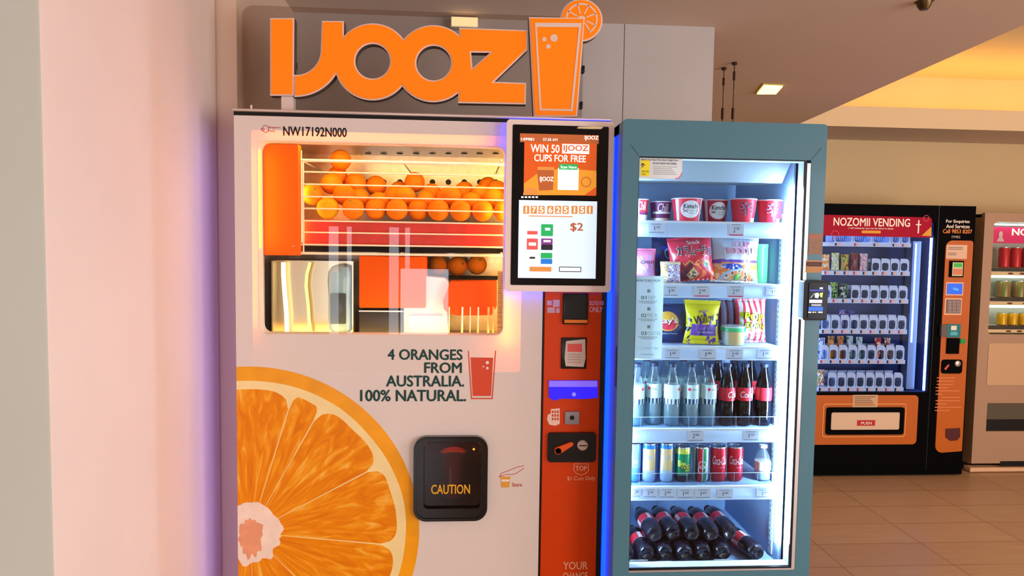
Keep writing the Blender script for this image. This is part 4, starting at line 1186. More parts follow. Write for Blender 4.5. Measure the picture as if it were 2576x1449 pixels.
def bowl(px0, px1, ytop, Yc, zs, label, style, group='noodle cups on the top shelf'):
    xa, xb = P(px0, ytop + 25, Yc).x, P(px1, ytop + 25, Yc).x
    cx, R = (xa + xb) / 2, (xb - xa) / 2
    h = P((px0 + px1) / 2, ytop, Yc).z - zs
    rb = R * .76
    rf = lambda z: rb + (R * .95 - rb) * (z - zs) / h
    t = thing('noodle_cup', (cx, Yc, zs), label, 'noodle cup', group)
    red, white, dark, cream = [mat('cup_' + n, c, .4) for n, c in (('red', (222, 44, 62)), ('white', (240, 236, 236)), ('plum', (110, 40, 84)), ('cream', (236, 220, 190)))]
    deep = mat('cup_deep', (184, 40, 70), .4)
    def fn(th, z):
        a = front(th); v = (z) / h
        if style == 'plain':
            return 3 if v < .18 else (1 if .42 < v < .5 and abs(a) < 1.2 else 2)
        if style == 'pink':
            return 1 if v < .3 or abs(a + .5) < .16 else (2 if .34 < v < .4 else 0)
        if style in ('kim', 'kim2'):
            return 1 if .95 < abs(a) < 1.12 else (4 if style == 'kim2' else 0)
        return 1 if 1.0 < a < 1.2 or (v < .1 and a > .7) else (3 if v < .16 and a > .4 else 0)
    prof = [(1e-6, .002), (rb * .8, .002), (rb * .86, 0), (rb, .001)] + [(rb + (R * .95 - rb) * k / 10, h * k / 10) for k in range(1, 10)] + [(R * .95, h * .95)]
    MB().lathe(prof, 48, (cx, Yc, zs), matfn=fn).build('cup_body', [red, white, dark, cream, deep], t)
    MB().lathe([(R * .95, h * .945), (R, h * .95), (R, h * .975), (R * .97, h * .985), (R * .93, h), (1e-6, h)], 40, (cx, Yc, zs)).build('lid', mat('lid_foil_pink', (240, 214, 216), .35), t)
    mb = MB(); w = cylwarp(cx, Yc, rf)
    if style.startswith('kim'):
        e = circ(cx, zs + h * .52, R * .66, 40, h * .36)
        n = len(e); vs = [(cx, 0, zs + h * .52)] + [(a, 0, b) for a, b in e]
        for ring in (.5,): vs += [(cx + (a - cx) * .5, 0, zs + h * .52 + (b - zs - h * .52) * .5) for a, b in e]
        fs = [(0, 1 + n + i, 1 + n + (i + 1) % n) for i in range(n)] + [(1 + n + i, 1 + i, 1 + (i + 1) % n, 1 + n + (i + 1) % n) for i in range(n)]
        mb.add(vs, fs, 0, w)
        w2 = cylwarp(cx, Yc, rf, .0012)
        mb.text('Kimchi', (cx - R * .48, cx + R * .5, zs + h * .55, zs + h * .74), 0, 0, 1, .015, 0, w2)
        for k in range(2): mb.text('noodle soup', (cx - R * .1, cx + R * .45, zs + h * (.32 + k * .1), zs + h * (.38 + k * .1)), 0, 0, 1, 0, 0, w2)
        mb.text('X', (cx - R * .5, cx - R * .16, zs + h * .4, zs + h * .5), 0, 0, 2, .03, 0, w2)
    elif style == 'shin':
        mb.text('辛', (cx - R * .5, cx + R * .36, zs + h * .3, zs + h * .86), 0, 0, 1, .03, 0, w)
        mb.text('辛', (cx - R * .5 - .001, cx + R * .36 - .001, zs + h * .3 - .001, zs + h * .86 - .001), 0, -.0004, 3, .05, 0, w)
    else:
        mb.text('Chili', (cx - R * .5, cx + R * .5, zs + h * .5, zs + h * .88), 0, 0, 0, .01, .2, w)
    mb.build('cup_print', [mat('print_white', (240, 240, 240), .4), mat('print_black', (30, 26, 40), .4), mat('print_brown', (120, 56, 50), .4), mat('print_lilac', (196, 150, 180), .4)], t, smooth=60, recalc=False)
    return t
S = SH
bowl(1590, 1632, 501, .02, S[1], 'pale pink noodle cup cut off by the left edge of the fridge glass, top shelf', 'pink')
bowl(1634, 1690, 507, .06, S[1], 'dark plum noodle cup with a script logo, second from left on the top shelf', 'plain')
bowl(1689, 1766, 499, -.004, S[1], 'red noodle cup with a white oval, foremost on the top shelf', 'kim')
bowl(1763, 1831, 503, .045, S[1], 'deep red noodle cup with a white oval, set back beside the foremost cup', 'kim2')
bowl(1837, 1902, 500, .0, S[1], 'red noodle cup with a black character, second from right on the top shelf', 'shin')
bowl(1904, 1966, 503, .0, S[1], 'red noodle cup with a black character, rightmost on the top shelf', 'shin')


def bag(name, px0, px1, ytop, Yc, zs, T, colfn, mats, label, cat='snack bag', group=None, tilt=0.0, texts=(), pinch=.06, lean=.08, nu=120, nv=130, crimp=.05, seed=0, wr=.10):
    xa, xb = P(px0, ytop + 60, Yc).x, P(px1, ytop + 60, Yc).x
    W = xb - xa; H = P((px0 + px1) / 2, ytop, Yc).z - zs
    cx = (xa + xb) / 2
    def half(v): return W / 2 * (1 - pinch * math.sin(math.pi * min(1, max(0, v))) )
    def bulge(u, v):
        vv = min(1, max(0, (v - crimp) / (1 - 2 * crimp))); uu = min(1, max(0, u))
        b = (max(0, math.sin(math.pi * uu)) ** .65) * (max(0, math.sin(math.pi * vv)) ** .55)
        nz = noise.noise(Vector((u * 3.2, v * 3.6, seed))) + .5 * noise.noise(Vector((u * 8, v * 9, seed + 5)))
        return T * b * (1 + wr * nz * 1.6)
    ct, st = math.cos(tilt), math.sin(tilt)
    def place(x, y, z):
        y += lean * z
        return (cx + x * ct + z * st, Yc + y, zs + max(0, z * ct - x * st + abs(st) * W * .45))
    def pt(u, v, s, off=0):
        edge = .004 * math.sin(u * 60) * (1 if v > .97 or v < .03 else 0)
        return place((u - .5) * 2 * half(v), s * (bulge(u, v) + off) + edge * .3, v * H)
    mb = MB()
    fu, fv = nu, nv
    for s in (-1, 1):
        nu, nv = (fu, fv) if s < 0 else (20, 20)
        vs = [pt(i / nu, j / nv, s) for j in range(nv + 1) for i in range(nu + 1)]
        fs, ms = [], []
        for j in range(nv):
            for i in range(nu):
                q = (j * (nu + 1) + i, j * (nu + 1) + i + 1, (j + 1) * (nu + 1) + i + 1, (j + 1) * (nu + 1) + i)
                fs.append(q if s < 0 else q[::-1]); ms.append(colfn((i + .5) / nu, (j + .5) / nv) if s < 0 else colfn(.02, .5))
        mb.add(vs, fs, ms)
    o = mb.build(name, mats, smooth=80, recalc=False, origin=(cx, Yc, zs))
    tag(o, label, cat, group)
    if texts:
        mb = MB()
        for s_, u0, u1, v0, v1, mi, bold, off, rot in texts:
            def w(x, y, z, off=off, rot=rot, u0=u0, u1=u1, v0=v0, v1=v1):
                um, vm = (u0 + u1) / 2, (v0 + v1) / 2
                du, dv = (x - um) * W, (z - vm) * H
                return pt(um + (du * math.cos(rot) - dv * math.sin(rot)) / W, vm + (du * math.sin(rot) + dv * math.cos(rot)) / H, -1, off + .0016)
            mb.text(s_, (u0, u1, v0, v1), 0, 0, mi, bold, 0, w)
        mb.build('lettering', mats, o, smooth=60, recalc=False)
    return o
bm_ = lambda n, c, r=.3: mat('bag_' + n, c, r, coat=.3)
B = {n: bm_(n, c) for n, c in dict(red=(206, 44, 62), deepred=(150, 30, 44), maroon=(92, 26, 44), white=(236, 234, 232), black=(24, 22, 32), green=(56, 132, 60), gold=(220, 160, 60), orange=(240, 130, 60), peach=(246, 186, 140), cream=(240, 222, 190), blue=(40, 70, 170), purple=(110, 70, 160), yellow=(236, 216, 30), navy=(28, 40, 84), pink=(232, 120, 150), silver=(206, 214, 220), lime=(150, 200, 90), lilac=(190, 150, 190), brown=(120, 80, 50), sky=(170, 206, 232)).items()}
BL = list(B.values()); BI = {n: i for i, n in enumerate(B)}
nz2 = lambda u, v, f, s: noise.noise(Vector((u * f, v * f, s)))


def c_red(u, v):
    zig = .44 + .05 * (abs((u * 5) % 1 - .5) * 4 - 1)
    if v > .93: return BI['red']
    if v > zig: return BI['red']
    if abs(v - zig) < .03: return BI['gold'] if u > .25 else BI['red']
    if (u - .80) ** 2 * 1.6 + (v - .36) ** 2 < .005: return BI['green']
    d = abs(u - .48) * 1.1 + abs(v - .16) * .95
    if d < .13: return BI['brown'] if nz2(u, v, 22, 1) > 0 else BI['cream']
    if d < .165: return BI['gold']
    if u < .45 and d < .34: return BI['maroon']
    if u < .5: return BI['deepred']
    return BI['orange'] if nz2(u, v, 9, 2) > .18 else BI['red']
bag('snack_bag', 1688, 1800, 601, .0, S[2], .030, c_red, BL, 'big red chilli crisp bag with bold dark lettering on a white outline, second shelf', group='bags on the second shelf', tilt=-.10,
    texts=(('カラムーチョ', .14, .95, .58, .80, BI['white'], .075, .0012, -.04), ('カラムーチョ', .145, .945, .585, .795, BI['black'], .015, .002, -.04), ('Snack', .40, .70, .84, .92, BI['cream'], .03, .0015, 0)), seed=3)


def c_cup(u, v):
    if v > .47 + .03 * math.sin(u * 9): return BI['silver'] if v > .58 or u < .1 else (BI['purple'] if v < .50 and u > .3 else BI['silver'])
    if v > .40 and u < .16: return BI['purple']
    if v > .44: return BI['purple']
    if (u - .38) ** 2 / .05 + (v - .35) ** 2 / .004 < 1: return BI['blue'] if nz2(u, v, 16, 4) < .22 else BI['white']
    d = (u - .55) ** 2 / .14 + (v - .0) ** 2 / .085
    if .85 < d < 1.15: return BI['sky']
    if d <= .85:
        n = nz2(u, v, 12, 7)
        if (u - .52) ** 2 + (v - .12) ** 2 < .006: return BI['green'] if n > -.05 else BI['lime']
        return BI['orange'] if n > .12 else (BI['peach'] if n > -.12 else (BI['white'] if n > -.25 else BI['brown']))
    return BI['peach'] if nz2(u, v, 10, 8) > .0 else BI['orange']
bag('snack_bag', 1788, 1908, 596, .006, S[2], .028, c_cup, BL, 'tall silver-grey crisp bag with pink lettering above a noodle bowl picture, second shelf', group='bags on the second shelf', tilt=.03,
    texts=(('CUP', .42, .78, .76, .90, BI['white'], .09, .0012, 0), ('CUP', .43, .77, .765, .895, BI['pink'], .02, .002, 0), ('NOODLES', .22, .95, .62, .76, BI['white'], .09, .0012, .0), ('NOODLES', .23, .94, .625, .755, BI['pink'], .02, .002, 0), ('Potato crisps', .40, .90, .55, .60, BI['white'], .02, .0012, 0)), seed=9)
def c_small(u, v):
    if v > .88: return BI['cream']
    if u < .32: return BI['gold'] if nz2(u, v, 14, 3) > .1 else BI['cream']
    return BI['lilac'] if nz2(u, v, 15, 5) > .05 else (BI['silver'] if nz2(u, v, 12, 9) > -.2 else BI['maroon'])
bag('snack_bag', 1660, 1712, 658, -.024, S[2], .014, c_small, BL, 'small cream and lilac crinkled pouch in front of the big red crisp bag', group='bags on the second shelf', seed=12, wr=.3)
def c_pink(u, v):
    if u < .2: return BI['pink']
    return BI['lilac'] if .2 < v < .8 and abs(u - .6) < .3 and nz2(u, v, 9, 3) > -.2 else BI['pink']
bag('snack_bag', 1590, 1650, 625, .03, S[2], .016, c_pink, BL, 'pink and lilac snack bag at the far left of the second shelf', group='bags on the second shelf', texts=(('CHILLI', .3, .9, .55, .64, BI['maroon'], .02, .0012, .05),), seed=15)
bag('snack_bag', 1640, 1702, 598, .11, S[2], .02, lambda u, v: BI['navy'] if nz2(u, v, 6, 2) > -.35 else BI['blue'], BL, 'dark blue snack bag standing behind the pink one on the second shelf', group='bags on the second shelf', texts=(('C', .45, .7, .5, .75, BI['sky'], .0, .0012, .3),), seed=18)
# green tube at the right of the second shelf
xa, xb = P(1898, 660, .07).x, P(1930, 660, .07).x
hh = P(1914, 614, .07).z - S[2]; rr_ = (xb - xa) / 2
t = thing('crisp_tube', ((xa + xb) / 2, .07, S[2]), 'slim green crisp tube standing right of the silver crisp bag', 'crisp tube')
MB().lathe([(rr_ * .98, 0), (rr_, .003), (rr_, hh * .94)], 28, (WLOC[t].x, .07, S[2]), matfn=lambda th, z: 1 if z > hh * .5 and abs(front(th)) < .9 else 0).build('tube_body', [bm_('tubegreen', (96, 196, 120)), bm_('tubepale', (150, 220, 160))], t)
MB().lathe([(rr_ * 1.02, hh * .94), (rr_ * 1.03, hh * .98), (rr_ * .98, hh), (1e-6, hh)], 28, (WLOC[t].x, .07, S[2])).build('lid', bm_('tubelid', (120, 205, 150)), t)

# third shelf
def c_lays(u, v):
    d = math.hypot((u - .36) * 1.0, (v - .56) * 1.15)
    if d < .25: return BI['white'] if abs(v - .555) < .0 else (BI['gold'] if v > .60 else (BI['red'] if v < .50 else BI['red']))
    if d < .285: return BI['gold']
    if v < .14 and u < .16: return BI['orange']
    return BI['navy']
bag('snack_bag', 1640, 1738, 764, .02, S[3], .022, c_lays, BL, 'dark navy crisp bag with a round red and yellow logo, left on the third shelf', group='bags on the third shelf', texts=(("Lay's", .12, .60, .48, .66, BI['white'], .03, .0014, .03), ('Salted Potato', .2, .62, .24, .28, BI['silver'], .01, .0014, 0)), seed=21)
def c_yel(u, v):
    if v > .74: return BI['yellow']
    if u < .13 or u > .90: return BI['yellow'] if nz2(u, v, 10, 3) > -.15 else BI['black']
    if v < .20: return BI['yellow'] if (.18 < u < .62 or nz2(u, v, 9, 1) > .1) else BI['purple']
    if v < .46: return BI['purple'] if nz2(u, v, 8, 6) > -.25 else BI['navy']
    return BI['yellow'] if nz2(u, v, 7, 8) > -.28 else BI['purple']
bag('snack_bag', 1718, 1812, 757, -.012, S[3], .024, c_yel, BL, 'bright yellow and purple snack bag with slanted black lettering, middle of the third shelf', group='bags on the third shelf', tilt=.03, pinch=.16, crimp=.09,
    texts=(('Willow', .18, .86, .50, .70, BI['black'], .02, .0014, .22), ('PUFF', .34, .6, .73, .78, BI['purple'], .02, .0014, .1), ('crunchy', .3, .8, .26, .31, BI['silver'], .01, .0014, 0)), seed=24, wr=.10)
def c_pop(u, v):
    s = (u * 5.2 + .2 * nz2(u, v, 4, 2)) % 1
    base = BI['red'] if s < .42 else BI['white']
    if .28 < v < .72 and abs(u - .5) < .42: 
        n = nz2(u, v, 7, 9)
        if n > .12: return BI['yellow'] if nz2(u, v, 9, 4) > -.05 else BI['lime']
    if v < .28 and nz2(u, v, 11, 13) > .12: return BI['sky']
    return base
bag('snack_bag', 1850, 1928, 752, .036, S[3], .024, c_pop, BL, 'red and white striped popcorn bag at the right end of the third shelf', group='bags on the third shelf',
    texts=(('POP', .22, .82, .52, .68, BI['black'], .10, .0012, -.12), ('POP', .23, .81, .525, .675, BI['yellow'], .03, .002, -.12), ('CORN', .2, .88, .34, .46, BI['black'], .10, .0012, -.1), ('CORN', .21, .87, .345, .455, BI['yellow'], .02, .002, -.1)), seed=27)
def c_strip(u, v):
    s = (u * 3.1) % 1
    return BI['maroon'] if s < .35 else (BI['lilac'] if s < .7 else BI['silver'])
bag('snack_bag', 1806, 1862, 755, .09, S[3], .016, c_strip, BL, 'plum and grey striped bag standing behind the green lidded tub', group='bags on the third shelf', seed=30)
xa, xb = P(1814, 850, -.008).x, P(1874, 850, -.008).x; R_ = (xb - xa) / 2; hh = P(1844, 819, -.008).z - S[3]
t = thing('snack_tub', ((xa + xb) / 2, -.008, S[3]), 'clear snack tub with a green lid between the yellow and the striped bag', 'tub')
MB().lathe([(R_ * .84, 0), (R_ * .86, .002), (R_ * .96, hh * .74)], 32, (WLOC[t].x, -.008, S[3]), matfn=lambda th, z: 1 if -.7 < front(th) < .35 and hh * .06 < z < hh * .64 else 0).build('tub_body', [bm_('tubclear', (196, 206, 196)), bm_('tubnuts', (214, 180, 120))], t)
MB().lathe([(R_ * .97, hh * .72), (R_, hh * .74), (R_, hh * .90), (R_ * .97, hh * .93)], 32, (WLOC[t].x, -.008, S[3])).build('lid', bm_('tublid', (70, 186, 110)), t)
MB().lathe([(R_ * .95, hh * .93), (R_ * .96, hh), (1e-6, hh)], 32, (WLOC[t].x, -.008, S[3])).build('clear_dome', bm_('tubdome', (206, 222, 216)), t)

# bottles on the fourth shelf
Mpet = glass('clear_pet', (226, 240, 240), 1.6, dens=.06)
Mpetb = glass('dark_pet', (120, 130, 150), 1.6)
Mcola = mat('cola_liquid', (24, 12, 14), .12, coat=.5)
Mwater = glass('pale_drink', (214, 228, 232), .8, dens=.3)
Mcap = mat('cap_dark', (40, 48, 70), .4); Mcapr = mat('cap_red', (180, 30, 40), .4)
Mlabel = mat('label_pale', (206, 226, 222), .4); Mlabr = mat('label_red', (216, 40, 54), .35); Mlabk = mat('label_navy', (40, 66, 92), .4); Mlabw = mat('label_white', (240, 236, 236), .4)
zs4 = S[4]; HB = P(1780, 912, .0).z - zs4


def bottle(kind):
    h, R = HB, .0225
    t = thing('drink_bottle', (0, 0, 0), 'bottle', 'bottle')
    body = [(.010, 0), (R * .86, .001), (R, .006), (R, h * .34), (R * .95, h * .42), (R * 1.0, h * .50), (R * .98, h * .60), (R * .84, h * .72), (R * .56, h * .84), (R * .44, h * .90), (R * .42, h * .945)]
    MB().lathe(body, 28, matfn=None).build('bottle_body', Mpet if kind == 'clear' else Mpetb, t)
    inn = [(1e-6, .003), (R * .84, .003), (R * .95, .008), (R * .95, h * .34), (R * .90, h * .42), (R * .95, h * .5), (R * .93, h * .60), (R * .79, h * .72), (R * .50, h * .83), (1e-6, h * .83)]
    if kind == 'clear': inn = [p for p in inn if p[1] < h * .62] + [(1e-6, h * .61)]
    MB().lathe(inn, 24).build('drink', Mwater if kind == 'clear' else Mcola, t)
    MB().lathe([(R * .50, h * .945), (R * .52, h * .95), (R * .52, h * .995), (R * .48, h), (1e-6, h)], 20).build('cap', Mcap if kind == 'clear' else Mcapr if kind == 'red' else Mcap, t)
    if kind == 'clear':
        lab = [(R * .975 + .0006, h * .41), (R * 1.0 + .0007, h * .50), (R * .985 + .0007, h * .60), (R * .955, h * .655)]
        lab2 = []
        for k in range(12):
            z = h * (.36 + .31 * k / 11); lab2.append(((R * (.96 + .05 * math.sin(math.pi * (k / 11))) + .0006), z))
        def fn(th, z):
            v = (z / h - .36) / .31; a = front(th)
            if v < .28: return 1 if math.sin(a * 13) > -.3 else 0
            return 0
        MB().lathe(lab2, 40, matfn=fn).build('label', [Mlabel, Mlabk], t)
        mb = MB(); w = cylwarp(0, 0, lambda z: R * .985 + .0012)
        mb.prism([circ(-.008, h * .60, .0042, 16)], 0, None, 0, None, w); mb.text('Citrus', (.0, .013, h * .58, h * .62), 0, 0, 1, .01, 0, w)
        for k in range(3): mb.text('sparkling', (-.004, .013, h * (.46 + k * .035), h * (.48 + k * .035)), 0, 0, 2, 0, 0, w)
        mb.build('label_print', [Mlabr, mat('plum_ink', (110, 50, 80), .5), mat('grey_ink', (150, 170, 170), .5)], t, recalc=False)
    else:
        lab2 = [(R * (.985 + .03 * math.sin(math.pi * k / 5)) + .0004, h * (.41 + .21 * k / 5)) for k in range(6)]
        MB().lathe(lab2, 36, matfn=lambda th, z: 1 if 0.9 < front(th) < 1.2 else 0).build('label', [Mlabr, Mlabw], t)
        mb = MB(); w = cylwarp(0, 0, R * 1.015 + .001)
        mb.text('Coca-Cola' if kind == 'red' else 'Coke', (-.020, .016, h * .465, h * .565), 0, 0, 0, .02, .35, w)
        mb.build('label_print', [Mlabw], t, recalc=False)
    return t
pc, pk = bottle('clear'), bottle('cola')
first = {'clear': pc, 'cola': pk}
used = set()
def put_bottle(kind, px, Yc, label, group, rz=0.0):
    x = P(px, 1000, Yc).x
    if kind not in used:
        used.add(kind); o = first[kind]; o.location = (x, Yc, zs4); o['label'] = label; o['group'] = group; o.rotation_euler = (0, 0, rz)
        return o
    return dup(first[kind], (x, Yc, zs4), label, group, (0, 0, rz))
ords = ['leftmost clear bottle, cut off by the fridge frame, fourth shelf', 'second clear bottle from the left on the fourth shelf', 'middle clear bottle of the five on the fourth shelf, its label turned sideways', 'fourth clear bottle from the left on the fourth shelf', 'clear bottle beside the cola bottles on the fourth shelf']
for i, (px, rz) in enumerate(((1601, .9), (1644, -.5), (1690, 1.0), (1738, -.15), (1781, .1))):
    put_bottle('clear', px, -.015 if i != 1 else .0, ords[i], 'clear bottles on the fourth shelf', rz)
for i, (px, rz) in enumerate(((1828, .6), (1872, .0), (1920, 2.0))):
    put_bottle('cola', px, -.012, ['cola bottle next to the clear bottles on the fourth shelf', 'middle of three upright cola bottles on the fourth shelf', 'rightmost of three upright cola bottles on the fourth shelf'][i], 'cola bottles on the fourth shelf', rz)
for i, px in enumerate((1625, 1672, 1716, 1762)):
    put_bottle('clear', px, .085 + .01 * (i % 2), 'clear bottle in the back row, seen between the front bottles of the fourth shelf', 'back row of clear bottles', .4 * i)
for i, px in enumerate((1804, 1845, 1886)):
    put_bottle('cola', px, .09, 'cola bottle in the back row, seen between the front bottles of the fourth shelf', 'back row of cola bottles', .5 * i)

# cans on the fifth shelf
zs5 = S[5]
HC = P(1700, 1121, -.005).z - zs5
RCAN = .0221
CM = {n: mat('can_' + n, c, .28, .35) for n, c in dict(red=(206, 32, 48), white=(226, 230, 232), blue=(40, 120, 206), gold=(226, 196, 140), silver=(196, 206, 216), green=(30, 140, 90), lime=(206, 214, 90), black=(30, 34, 44), sky=(150, 196, 236), aqua=(110, 170, 226)).items()}
CL = list(CM.values()); CI = {n: i for i, n in enumerate(CM)}
def can(px, style, label, Yc=-.005, h=None):
    h = h or HC; R = RCAN
    x = P(px, 1180, Yc).x
    t = thing('drink_can', (x, Yc, zs5), label, 'can', 'cans on the fifth shelf')
    def fn(th, z):
        a, v = front(th), z / h
        if style == 'sky': return CI['sky'] if v > .4 else CI['aqua']
        if style == 'gold': return CI['blue'] if v > .86 or a > .75 or a < -1.0 else (CI['gold'] if v > .34 else CI['silver'])
        if style == 'green':
            if v > .80: return CI['lime']
            if abs(v - .46 + .1 * a) < .09 and a > -.9: return CI['lime'] if a < .9 else CI['green']
            return CI['green'] if v > .2 else CI['black']
        if style == 'stripe':
            if -.62 < a < -.15: return CI['red']
            if .05 < a < .48: return CI['green']
            return CI['black'] if a < -.62 and a > -1.1 else CI['white']
        return CI['red']
    prof = [(R * .74, 0), (R * .8, .001), (R, .008)] + [(R, .008 + (h * .93 - .008) * k / 14) for k in range(1, 15)] + [(R * .95, h * .96)]
    MB().lathe(prof, 48, (x, Yc, zs5), matfn=fn).build('can_body', CL, t)
    MB().lathe([(R * .95, h * .96), (R * .955, h * .985), (R * .92, h), (R * .88, h * .995), (R * .86, h * .965), (1e-6, h * .965)], 36, (x, Yc, zs5)).build('can_top', mat('can_aluminium', (190, 200, 210), .22, .8), t)
    mb = MB(); mb.prism([circ(0, 0, R * .34, 16, R * .22)], 0, .0012)
    mb.v = [(x + a, Yc + c - R * .1, zs5 + h * .965 + .0012 + b * .5) for a, b, c in mb.v]
    mb.build('pull_tab', mat('can_aluminium', (190, 200, 210), .22, .8), t)
    mb = MB(); w = cylwarp(x, Yc, R, .0005)
    if style == 'red':
        mb.text('Coca-Cola', (x - R * 1.1, x + R * .95, zs5 + h * .50, zs5 + h * .74), 0, 0, CI['white'], .012, .4, w); mb.text('original taste', (x - R * .2, x + R * .6, zs5 + h * .40, zs5 + h * .44), 0, 0, CI['white'], 0, 0, w)
    elif style == 'green':
        mb.text('GOLD', (x - R * .5, x + R * .7, zs5 + h * .36, zs5 + h * .49), 0, 0, CI['black'], .03, 0, w); mb.text('soda', (x - R * .1, x + R * .6, zs5 + h * .25, zs5 + h * .30), 0, 0, CI['red'], .01, 0, w)
    elif style == 'stripe':
        c1 = (x - R * .1, zs5 + h * .5); c2 = (x - R * .1, zs5 + h * .36)
        for c_, r_ in ((c1, R * .52), (c2, R * .58)): mb.prism([circ(c_[0], c_[1], r_, 40), circ(c_[0], c_[1], r_ * .8, 40)], 0, None, CI['white'], None, w)
    elif style == 'gold':
        mb.text('BREW', (x - R * .45, x + R * .45, zs5 + h * .6, zs5 + h * .70), 0, 0, CI['silver'], .02, 0, w)
    elif style == 'sky':
        mb.text('SODA', (x - R * .5, x + R * .5, zs5 + h * .5, zs5 + h * .6), 0, 0, CI['white'], .02, 0, w)
    mb.build('can_print', CL, t, recalc=False)
    return t
h2 = P(1630, 1112, -.005).z - zs5
can(1592, 'sky', 'light blue can cut off by the left edge of the fridge glass, fifth shelf', h=h2)
can(1631, 'gold', 'blue and gold can beside the light blue one on the fifth shelf', h=h2)
can(1674, 'gold', 'blue and gold can beside the green can on the fifth shelf', h=h2)
can(1716, 'green', 'green can with a pale yellow band on the fifth shelf')
can(1762, 'stripe', 'white can with red and green stripes on the fifth shelf')
can(1806, 'red', 'red cola can next to the striped can on the fifth shelf')
can(1848, 'red', 'rightmost red cola can on the fifth shelf')
# small squat bottle at the right of the can shelf
x = P(1918, 1180, -.004).x; hb = P(1918, 1119, -.004).z - zs5; R = .0225
t = thing('drink_bottle', (x, -.004, zs5), 'small clear bottle with a peach label, alone at the right of the can shelf', 'bottle')
MB().lathe([(.012, 0), (R * .9, .001), (R, .006), (R, hb * .55), (R * .9, hb * .66), (R * .6, hb * .80), (R * .40, hb * .90), (R * .38, hb * .94)], 28, (x, -.004, zs5)).build('bottle_body', Mpet, t)
MB().lathe([(R * 1.01, hb * .30), (R * 1.02, hb * .55)], 32, (x, -.004, zs5)).build('label', mat('label_peach', (222, 196, 184), .4), t)
MB().lathe([(1e-6, .003), (R * .93, .004), (R * .93, hb * .28), (1e-6, hb * .28)], 24, (x, -.004, zs5), matfn=lambda th, z: 1 if -.2 < front(th) < .9 else 0).build('drink', [mat('milk_white', (216, 216, 220), .4), mat('rose_print', (214, 150, 160), .4)], t)
MB().lathe([(R * .5, hb * .93), (R * .5, hb), (1e-6, hb)], 20, (x, -.004, zs5)).build('cap', Mlabw, t)

# big cola bottles lying on the fridge floor, bases towards the door
def big_bottle():
    t = thing('cola_bottle', (0, 0, 0), 'bottle', 'bottle')
    R = .0268
    ax = Matrix.Rotation(math.radians(-90), 4, 'X')           # bottle axis along +Y, base at the origin
    body = [(1e-6, .006), (.008, .004), (.014, 0), (.020, .001), (R * .94, .008), (R, .02), (R, .06), (R * .955, .066), (R * .955, .104), (R, .110), (R * .985, .134), (R * .88, .152), (R * .68, .165), (R * .45, .173), (.0105, .176), (.0105, .182)]
    mb = MB(); mb.lathe(body, 30, axis=ax)
    # petal grooves of the foot
    mb.v = [((p[0] * (1 - .10 * max(0, math.cos(5 * math.atan2(p[2], p[0]))) * max(0, 1 - p[1] / .02)), p[1], p[2] * (1 - .10 * max(0, math.cos(5 * math.atan2(p[2], p[0]))) * max(0, 1 - p[1] / .02))) if p[1] < .02 else p) for p in mb.v]
    mb.build('bottle_body', mat('cola_dark_bottle', (26, 18, 26), .2, coat=.2), t)
    MB().lathe([(R * .97, .066), (R * .97, .104)], 32, axis=ax, matfn=lambda th, z: 1 if (th % 1.571) < .42 else 0).build('label', [Mlabr, Mlabw], t)
    MB().lathe([(.0115, .178), (.0125, .180), (.0125, .190), (1e-6, .191)], 18, axis=ax).build('cap', mat('cap_black', (24, 16, 20), .4), t)
    for c_ in t.children:
        for v_ in c_.data.vertices: v_.co.y *= .95
    return t
proto_b = big_bottle(); firstb = True
RB = .0272
lay = []
for k in range(6): lay.append((IX0 + .0325 + k * .0552, -.046 - .005 * (k % 2), ZFL + RB + .0005, .004 * (k % 3 - 1), 'lower'))
lay.append((.840, -.052, ZFL + RB + .0005, .17, 'lower'))
for k in range(5): lay.append((IX0 + .0325 + .0552 * (k + 1.5) , -.030 + .004 * ((k * 2) % 3), ZFL + RB + .0005 + .0488, .004 * ((k + 1) % 3 - 1), 'upper'))
ordl = ['first', 'second', 'third', 'fourth', 'fifth', 'sixth']
for i, (x, y, z, rz, row) in enumerate(lay):
    if row == 'lower':
        lab = 'dark cola bottle lying at the right end of the fridge floor, on its own' if i == 6 else 'dark cola bottle lying on the fridge floor, %s from left in lower row' % ordl[i]
    else:
        lab = 'dark cola bottle lying atop the heap, %s from left in upper row' % ordl[i - 7]
    if firstb:
        firstb = False; o = proto_b; o['label'] = lab; o.location = (x, y, z); o.rotation_euler = (0, 0, rz)
        o['group'] = 'cola bottles lying on the fridge floor'
    else:
        o = dup(proto_b, (x, y, z), lab, 'cola bottles lying on the fridge floor', (0, random.uniform(-.5, .5), rz))
# ------------------------------------------------------------------ black snack vending machine by the far wall
YB = 2.73
BM = thing('snack_vending_machine', (2.97, 3.1, 0), 'black and orange snack vending machine with a crimson banner, against the far wall', 'vending machine')
bx0, bx1, bzt = 2.36, P(2456, 520, YB).x, P(2300, 516, YB).z
Mbv = mat('vending_black', (3, 2, 3), .6, spec=.04)
Mbo = mat('vending_orange', (192, 94, 6), .45)
Mvw = mat('vending_white', (206, 216, 236), .4)
w = RC(2040, 594, 2343, 987, YB)
WX0, WX1, WZ0, WZ1 = 2.44, w[1], w[2], w[3]
mb = MB()
mb.box(bx0, bx0 + .02, YB + .02, 3.48, .06, bzt); mb.box(bx1 - .02, bx1, YB + .02, 3.48, .06, bzt); mb.box(bx0, bx1, YB + .02, 3.48, bzt - .02, bzt)
mb.box(bx0, bx1, 3.46, 3.48, .06, bzt); mb.box(bx0, bx1, YB + .02, 3.48, .06, .5); mb.box(WX1 + .03, bx1, YB + .025, 3.48, .5, bzt)
mb.build('cabinet', Mbv, BM)
